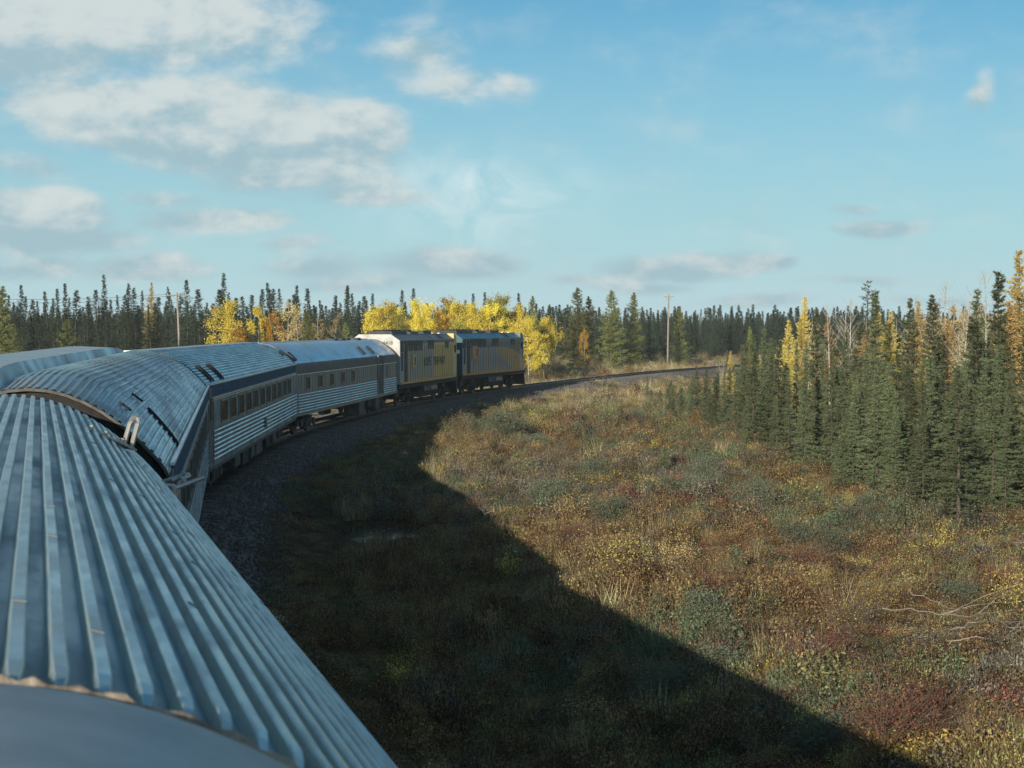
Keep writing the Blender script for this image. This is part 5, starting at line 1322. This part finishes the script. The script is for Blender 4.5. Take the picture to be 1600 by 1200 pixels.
# ---- puddle
def puddle():
    n = 28; V = [(PUDDLE[0], PUDDLE[1], -1.44)]; rr2 = random.Random(3)
    for k in range(n):
        a = 2 * math.pi * k / n; r = 1 + .22 * math.sin(3 * a + 1) + rr2.uniform(-.1, .1); V.append((PUDDLE[0] + math.cos(a) * r * 1.35, PUDDLE[1] + math.sin(a) * r * 2.3, -1.44))
    Fc = [(0, 1 + k, 1 + (k + 1) % n) for k in range(n)]
    tag(mesh_obj('puddle', V, Fc, M['water']), kind='structure')
puddle()

# ---- individual shrubs
SH = [('bush_yellow', 722, 752, 2.1, 1.2, 'pale yellow leafy bush at the bend of the train shadow'),
 ('bush_bare', 745, 770, 1.7, 1.1, 'bare grey twiggy bush just below the pale yellow one at the bend of the shadow'),
 ('bush_bare', 722, 700, 1.9, 1.2, 'tangled bare bush behind the pale yellow bush at the bend of the shadow'),
 ('bush_willow', 790, 700, 1.7, 1.5, 'grey-green willow bush at the sunlit far end of the clearing'),
 ('bush_yellow', 835, 690, 1.6, 1.2, 'yellow-green bush right of the far grey-green willow'),
 ('bush_bare', 870, 735, 1.3, 1.0, 'bare twiggy bush with one upright stick in the middle of the clearing'),
 ('bush_yellow', 895, 722, 1.2, 1.1, 'small yellow bush in the middle of the far clearing'),
 ('bush_orange', 985, 735, 1.2, 1.3, 'orange-yellow bush in the far middle of the clearing'),
 ('bush_yellow', 975, 940, 1.5, 1.3, 'large yellow and orange bush beside the edge of the train shadow'),
 ('bush_orange', 935, 915, 1.2, 1.1, 'orange bush touching the left side of the large yellow one'),
 ('bush_red', 893, 868, .8, .9, 'small deep red bush at the shadow edge, left of the large yellow bush'),
 ('bush_willow', 960, 835, 1.1, 1.3, 'grey-green willow bush above the large yellow bush'),
 ('bush_willow', 850, 800, 1.0, 1.3, 'low grey-green bush near the shadow edge below the bare stick'),
 ('bush_willow', 1100, 775, 1.1, 1.2, 'green bush in the centre of the clearing'),
 ('bush_willow', 1175, 812, 1.2, 1.5, 'bluish green bush right of the centre of the clearing'),
 ('bush_willow', 1300, 890, 1.0, 1.9, 'wide low grey-green willow mound in the right of the clearing'),
 ('bush_willow', 1240, 868, .9, 1.3, 'green willow mound left of the wide low one'),
 ('bush_yellow', 1285, 955, .9, .9, 'small yellow leaved bush below the wide willow mound'),
 ('bush_yellow', 1365, 985, 1.0, .8, 'yellow-green upright bush left of the fallen branches'),
 ('bush_red', 1120, 960, .8, 1.3, 'dull red bush right of the large yellow one'),
 ('bush_red', 1285, 1090, .8, .9, 'red-orange bush above the lower end of the shadow edge'),
 ('bush_red', 1385, 1195, .8, 1.3, 'dark red bush at the bottom edge of the photo beside the shadow'),
 ('bush_red', 1455, 1180, .8, 1.1, 'crimson bush at the bottom edge, right of the dark red one'),
 ('bush_orange', 1340, 1110, .5, .5, 'tiny bright yellow-orange bush near the bottom edge'),
 ('bush_yellow', 1595, 1000, 1.3, .9, 'bright yellow bush cut by the right edge of the photo'),
 ('bush_yellow', 1328, 815, 1.0, .5, 'slim yellow sapling in front of the right stand'),
 ('bush_yellow', 640, 905, 1.1, .9, 'yellow flecked bush standing in the train shadow'),
 ('bush_yellow', 900, 600, 1.4, 2.2, 'yellow bush on the dry grass beyond the track, left of three'),
 ('bush_yellow', 975, 597, 1.6, 2.6, 'bright yellow bush on the dry grass beyond the track, middle of three'),
 ('bush_orange', 1035, 588, 1.4, 1.6, 'orange-yellow bush at the foot of the right telephone pole'),
]
for (k, px, py, h, wd, lab) in SH:
    G = EYE + 1.35
    if py < 610: G = EYE + 1.3
    x, y = rays(px, py - 4, G)
    if py > 700:
        for _ in range(8): x, y = rays(px, py - 4, EYE - gz(x, y))
    if abs(track_dist([x], [y])[0]) < 4: y += 12; x = (px - 800) / F * y
    plant(k, x, y, h, lab, 'shrubs of the clearing', wide=wd * 1.2 / h if h > wd * 1.2 else 1.0)
rr = random.Random(12)
for k in range(46):
    Y = rr.uniform(20, 105); x = rr.uniform(-.02 * Y, min(edge_x(Y) - 1, .32 * Y)) if Y > 44 else rr.uniform(-.02 * Y, .32 * Y)
    if track_dist([x], [Y])[0] < 6: continue
    kd = rr.choice(['young_spruce', 'bush_willow', 'bush_bare', 'bush_willow', 'bush_orange', 'bush_red' if Y < 50 else 'bush_willow', 'bush_willow'])
    nm = {'young_spruce': 'knee high young spruce in the heath of the clearing, one of several alike', 'bush_bare': 'bare twiggy shrub in the heath of the clearing, one of several alike', 'bush_willow': 'low grey-green willow shrub in the heath of the clearing, one of several alike',
          'bush_orange': 'small orange-yellow shrub in the heath of the clearing, one of several alike', 'bush_red': 'small red shrub in the heath of the clearing, one of several alike'}[kd]
    plant(kd, x, Y, rr.uniform(.55, 1.0) if kd != 'young_spruce' else rr.uniform(.6, 1.3), nm, {'young_spruce': 'young spruces in the clearing', 'bush_bare': 'bare shrubs in the clearing', 'bush_willow': 'willow shrubs in the clearing', 'bush_orange': 'orange-yellow shrubs in the clearing', 'bush_red': 'red shrubs in the clearing'}[kd], wide=1.2)

# ---- dead wood
def stick(name, pxs, up, r, label, cat='dead branch', forks=2, seed=0):
    rg = random.Random(seed); pts = []
    for (px, py), u in zip(pxs, up):
        G = EYE + 1.3 - u
        for _ in range(8): x, y = rays(px, py, G); G = EYE - gz(x, y) - u - .12
        pts.append(Vector((x, y, EYE - G)))
    m = MB(); P = []
    for i in range(len(pts) - 1):
        for k in range(4): P.append(pts[i].lerp(pts[i + 1], k / 4) + Vector((rg.uniform(-.03, .03), 0, rg.uniform(-.03, .03))))
    P.append(pts[-1]); n = len(P); r *= .34; m.tube(P, [r * (1 - .75 * i / (n - 1)) for i in range(n)], 6)
    o = m.build(name, M['deadwood']); tag(o, label, cat, 'dead wood lying in the clearing')
    for k in range(forks):
        i = rg.randrange(n // 4, n - 1); d = (P[min(i + 1, n - 1)] - P[i - 1]).normalized(); q = P[i] + (d + Vector((rg.uniform(-.7, .7), rg.uniform(-.5, .5), rg.uniform(.0, .6)))) * rg.uniform(.4, .9)
        MB().tube([P[i], P[i].lerp(q, .5) + Vector((0, 0, .04)), q], [r * .5, r * .35, r * .12], 5).build('twig', M['deadwood'], o)
stick('fallen_branch', [(1384, 954), (1440, 956), (1500, 966), (1570, 962)], [.50, .58, .62, .55], .028, 'long pale fallen branch lying level in the right foreground, upper one of the pile', forks=3, seed=1)
stick('fallen_branch', [(1420, 925), (1470, 945), (1500, 956)], [.75, .65, .55], .022, 'thin pale branch slanting down into the pile from the left', seed=2)
stick('fallen_branch', [(1492, 988), (1530, 975), (1560, 972), (1600, 985)], [.45, .62, .62, .45], .026, 'curved pale fallen branch below the pile', forks=3, seed=3)
stick('fallen_branch', [(1490, 1002), (1540, 998), (1590, 1002)], [.45, .48, .42], .02, 'lowest pale fallen branch of the right foreground', seed=4)
stick('fallen_branch', [(1010, 868), (1050, 882), (1085, 905)], [.5, .5, .4], .03, 'grey fallen branch in the clearing right of the large yellow bush', seed=5)
stick('fallen_branch', [(800, 748), (822, 752), (850, 750)], [.5, .5, .5], .03, 'pale fallen stick at the far end of the clearing', seed=6)
stick('fallen_branch', [(750, 812), (762, 802), (770, 798)], [.3, .6, .7], .04, 'broken pale branch on the edge of the train shadow', seed=7)
stick('dead_sapling', [(829, 752), (829, 738), (829, 714)], [.3, 1.0, 1.75], .03, 'upright bare dead sapling in the far clearing', 'dead tree', forks=3, seed=8)
stick('dead_snag', [(1571, 838), (1571, 828), (1572, 817)], [.2, .6, 1.0], .055, 'short broken pale snag at the right edge in front of the spruces', 'dead tree', 0, 9)
stick('dead_branch', [(1570, 838), (1586, 848), (1604, 868)], [.8, .6, .4], .03, 'long pale branch leaning from the short snag to the right edge', seed=10)
stick('dead_sapling', [(1534, 858), (1533, 850), (1536, 838)], [.2, .6, 1.0], .02, 'small pale dead sapling left of the short snag', 'dead tree', forks=3, seed=11)
stick('dead_sapling', [(1582, 958), (1583, 948), (1582, 938)], [.3, .6, .9], .03, 'short pale stub above the bright yellow bush at the right edge', 'dead tree', 0, 12)

# ------------------------------------------------------------------ telephone poles and wires
def tel_pole(px, Y, top, arm_h, label, lean=0.0, arm=2.4, narm=1):
    x = (px - 800) / F * Y; z0 = gz(x, Y) - .4; e = empty('telephone_pole', (x, Y, z0)); tag(e, label, 'telephone pole', 'telephone poles along the railway')
    H = top - z0
    MB().tube([(0, 0, 0), (lean * .5, 0, H * .5), (lean, 0, H)], [.16, .135, .10], 8).build('shaft', M['pole'], e, smooth=True)
    for k in range(narm):
        a = MB().box((lean, -.13, H - .35 - k * .5), (arm, .11, .13)).build('crossarm', M['pole'], e)
        for q in (-.45, -.25, .25, .45): MB().tube([(lean + q * arm, -.13, H - .28 - k * .5), (lean + q * arm, -.13, H - .10 - k * .5)], .045, 6).build('insulator', M['insulator'], a)
        for sx in (-1, 1): MB().tube([(lean + sx * .5, -.12, H - .40 - k * .5), (lean, -.12, H - .95 - k * .5)], .02, 4).build('brace', M['pole'], e)
    return Vector((x + lean, Y, top))
pL = tel_pole(282, 190, EYE + 55 / F * 190, 0, 'pale telephone pole with one crossarm beyond the coach roof, left one', lean=-.35)
pR = tel_pole(1043, 240, EYE + 52 / F * 240, 0, 'grey telephone pole with one crossarm ahead of the train, right one', lean=.15, arm=1.6)
pF = tel_pole(-330, 150, EYE + 4.3, 0, 'telephone pole outside the left edge of the photo carrying the wires')
def wire(a, b, sag, label):
    pts = [a.lerp(b, t) - Vector((0, 0, 4 * sag * t * (1 - t))) for t in np.linspace(0, 1, 24)]
    tag(MB().tube(pts, .022, 4).build('telephone_wire', M['wire']), label, 'wire', 'telephone wires')
for k, (dz, sg, lb) in enumerate(((-.2, 1.0, 'upper telephone wire running left from the left pole'), (-.25, 1.35, 'middle telephone wire running left from the left pole'), (-1.0, 1.7, 'lower telephone wire running left from the left pole'))):
    q = (-1.0, .6, 1.0)[k]; wire(pL + Vector((q, 0, dz)), pF + Vector((q, 0, dz)), sg, lb)

# ------------------------------------------------------------------ air
def haze():
    m = bpy.data.materials.new('thin_haze'); m.use_nodes = True; T = NT(m.node_tree); T.n.clear()
    v = T.node('ShaderNodeVolumePrincipled'); v.inputs['Color'].default_value = (.86, .95, 1.0, 1); v.inputs['Density'].default_value = .00018; v.inputs['Anisotropy'].default_value = .0
    o = T.node('ShaderNodeOutputMaterial'); T.l.new(v.outputs[0], o.inputs['Volume'])
    b = MB().box((0, 2000, 7), (7200, 7300, 24)); tag(b.build('haze', m), kind='stuff')
haze()
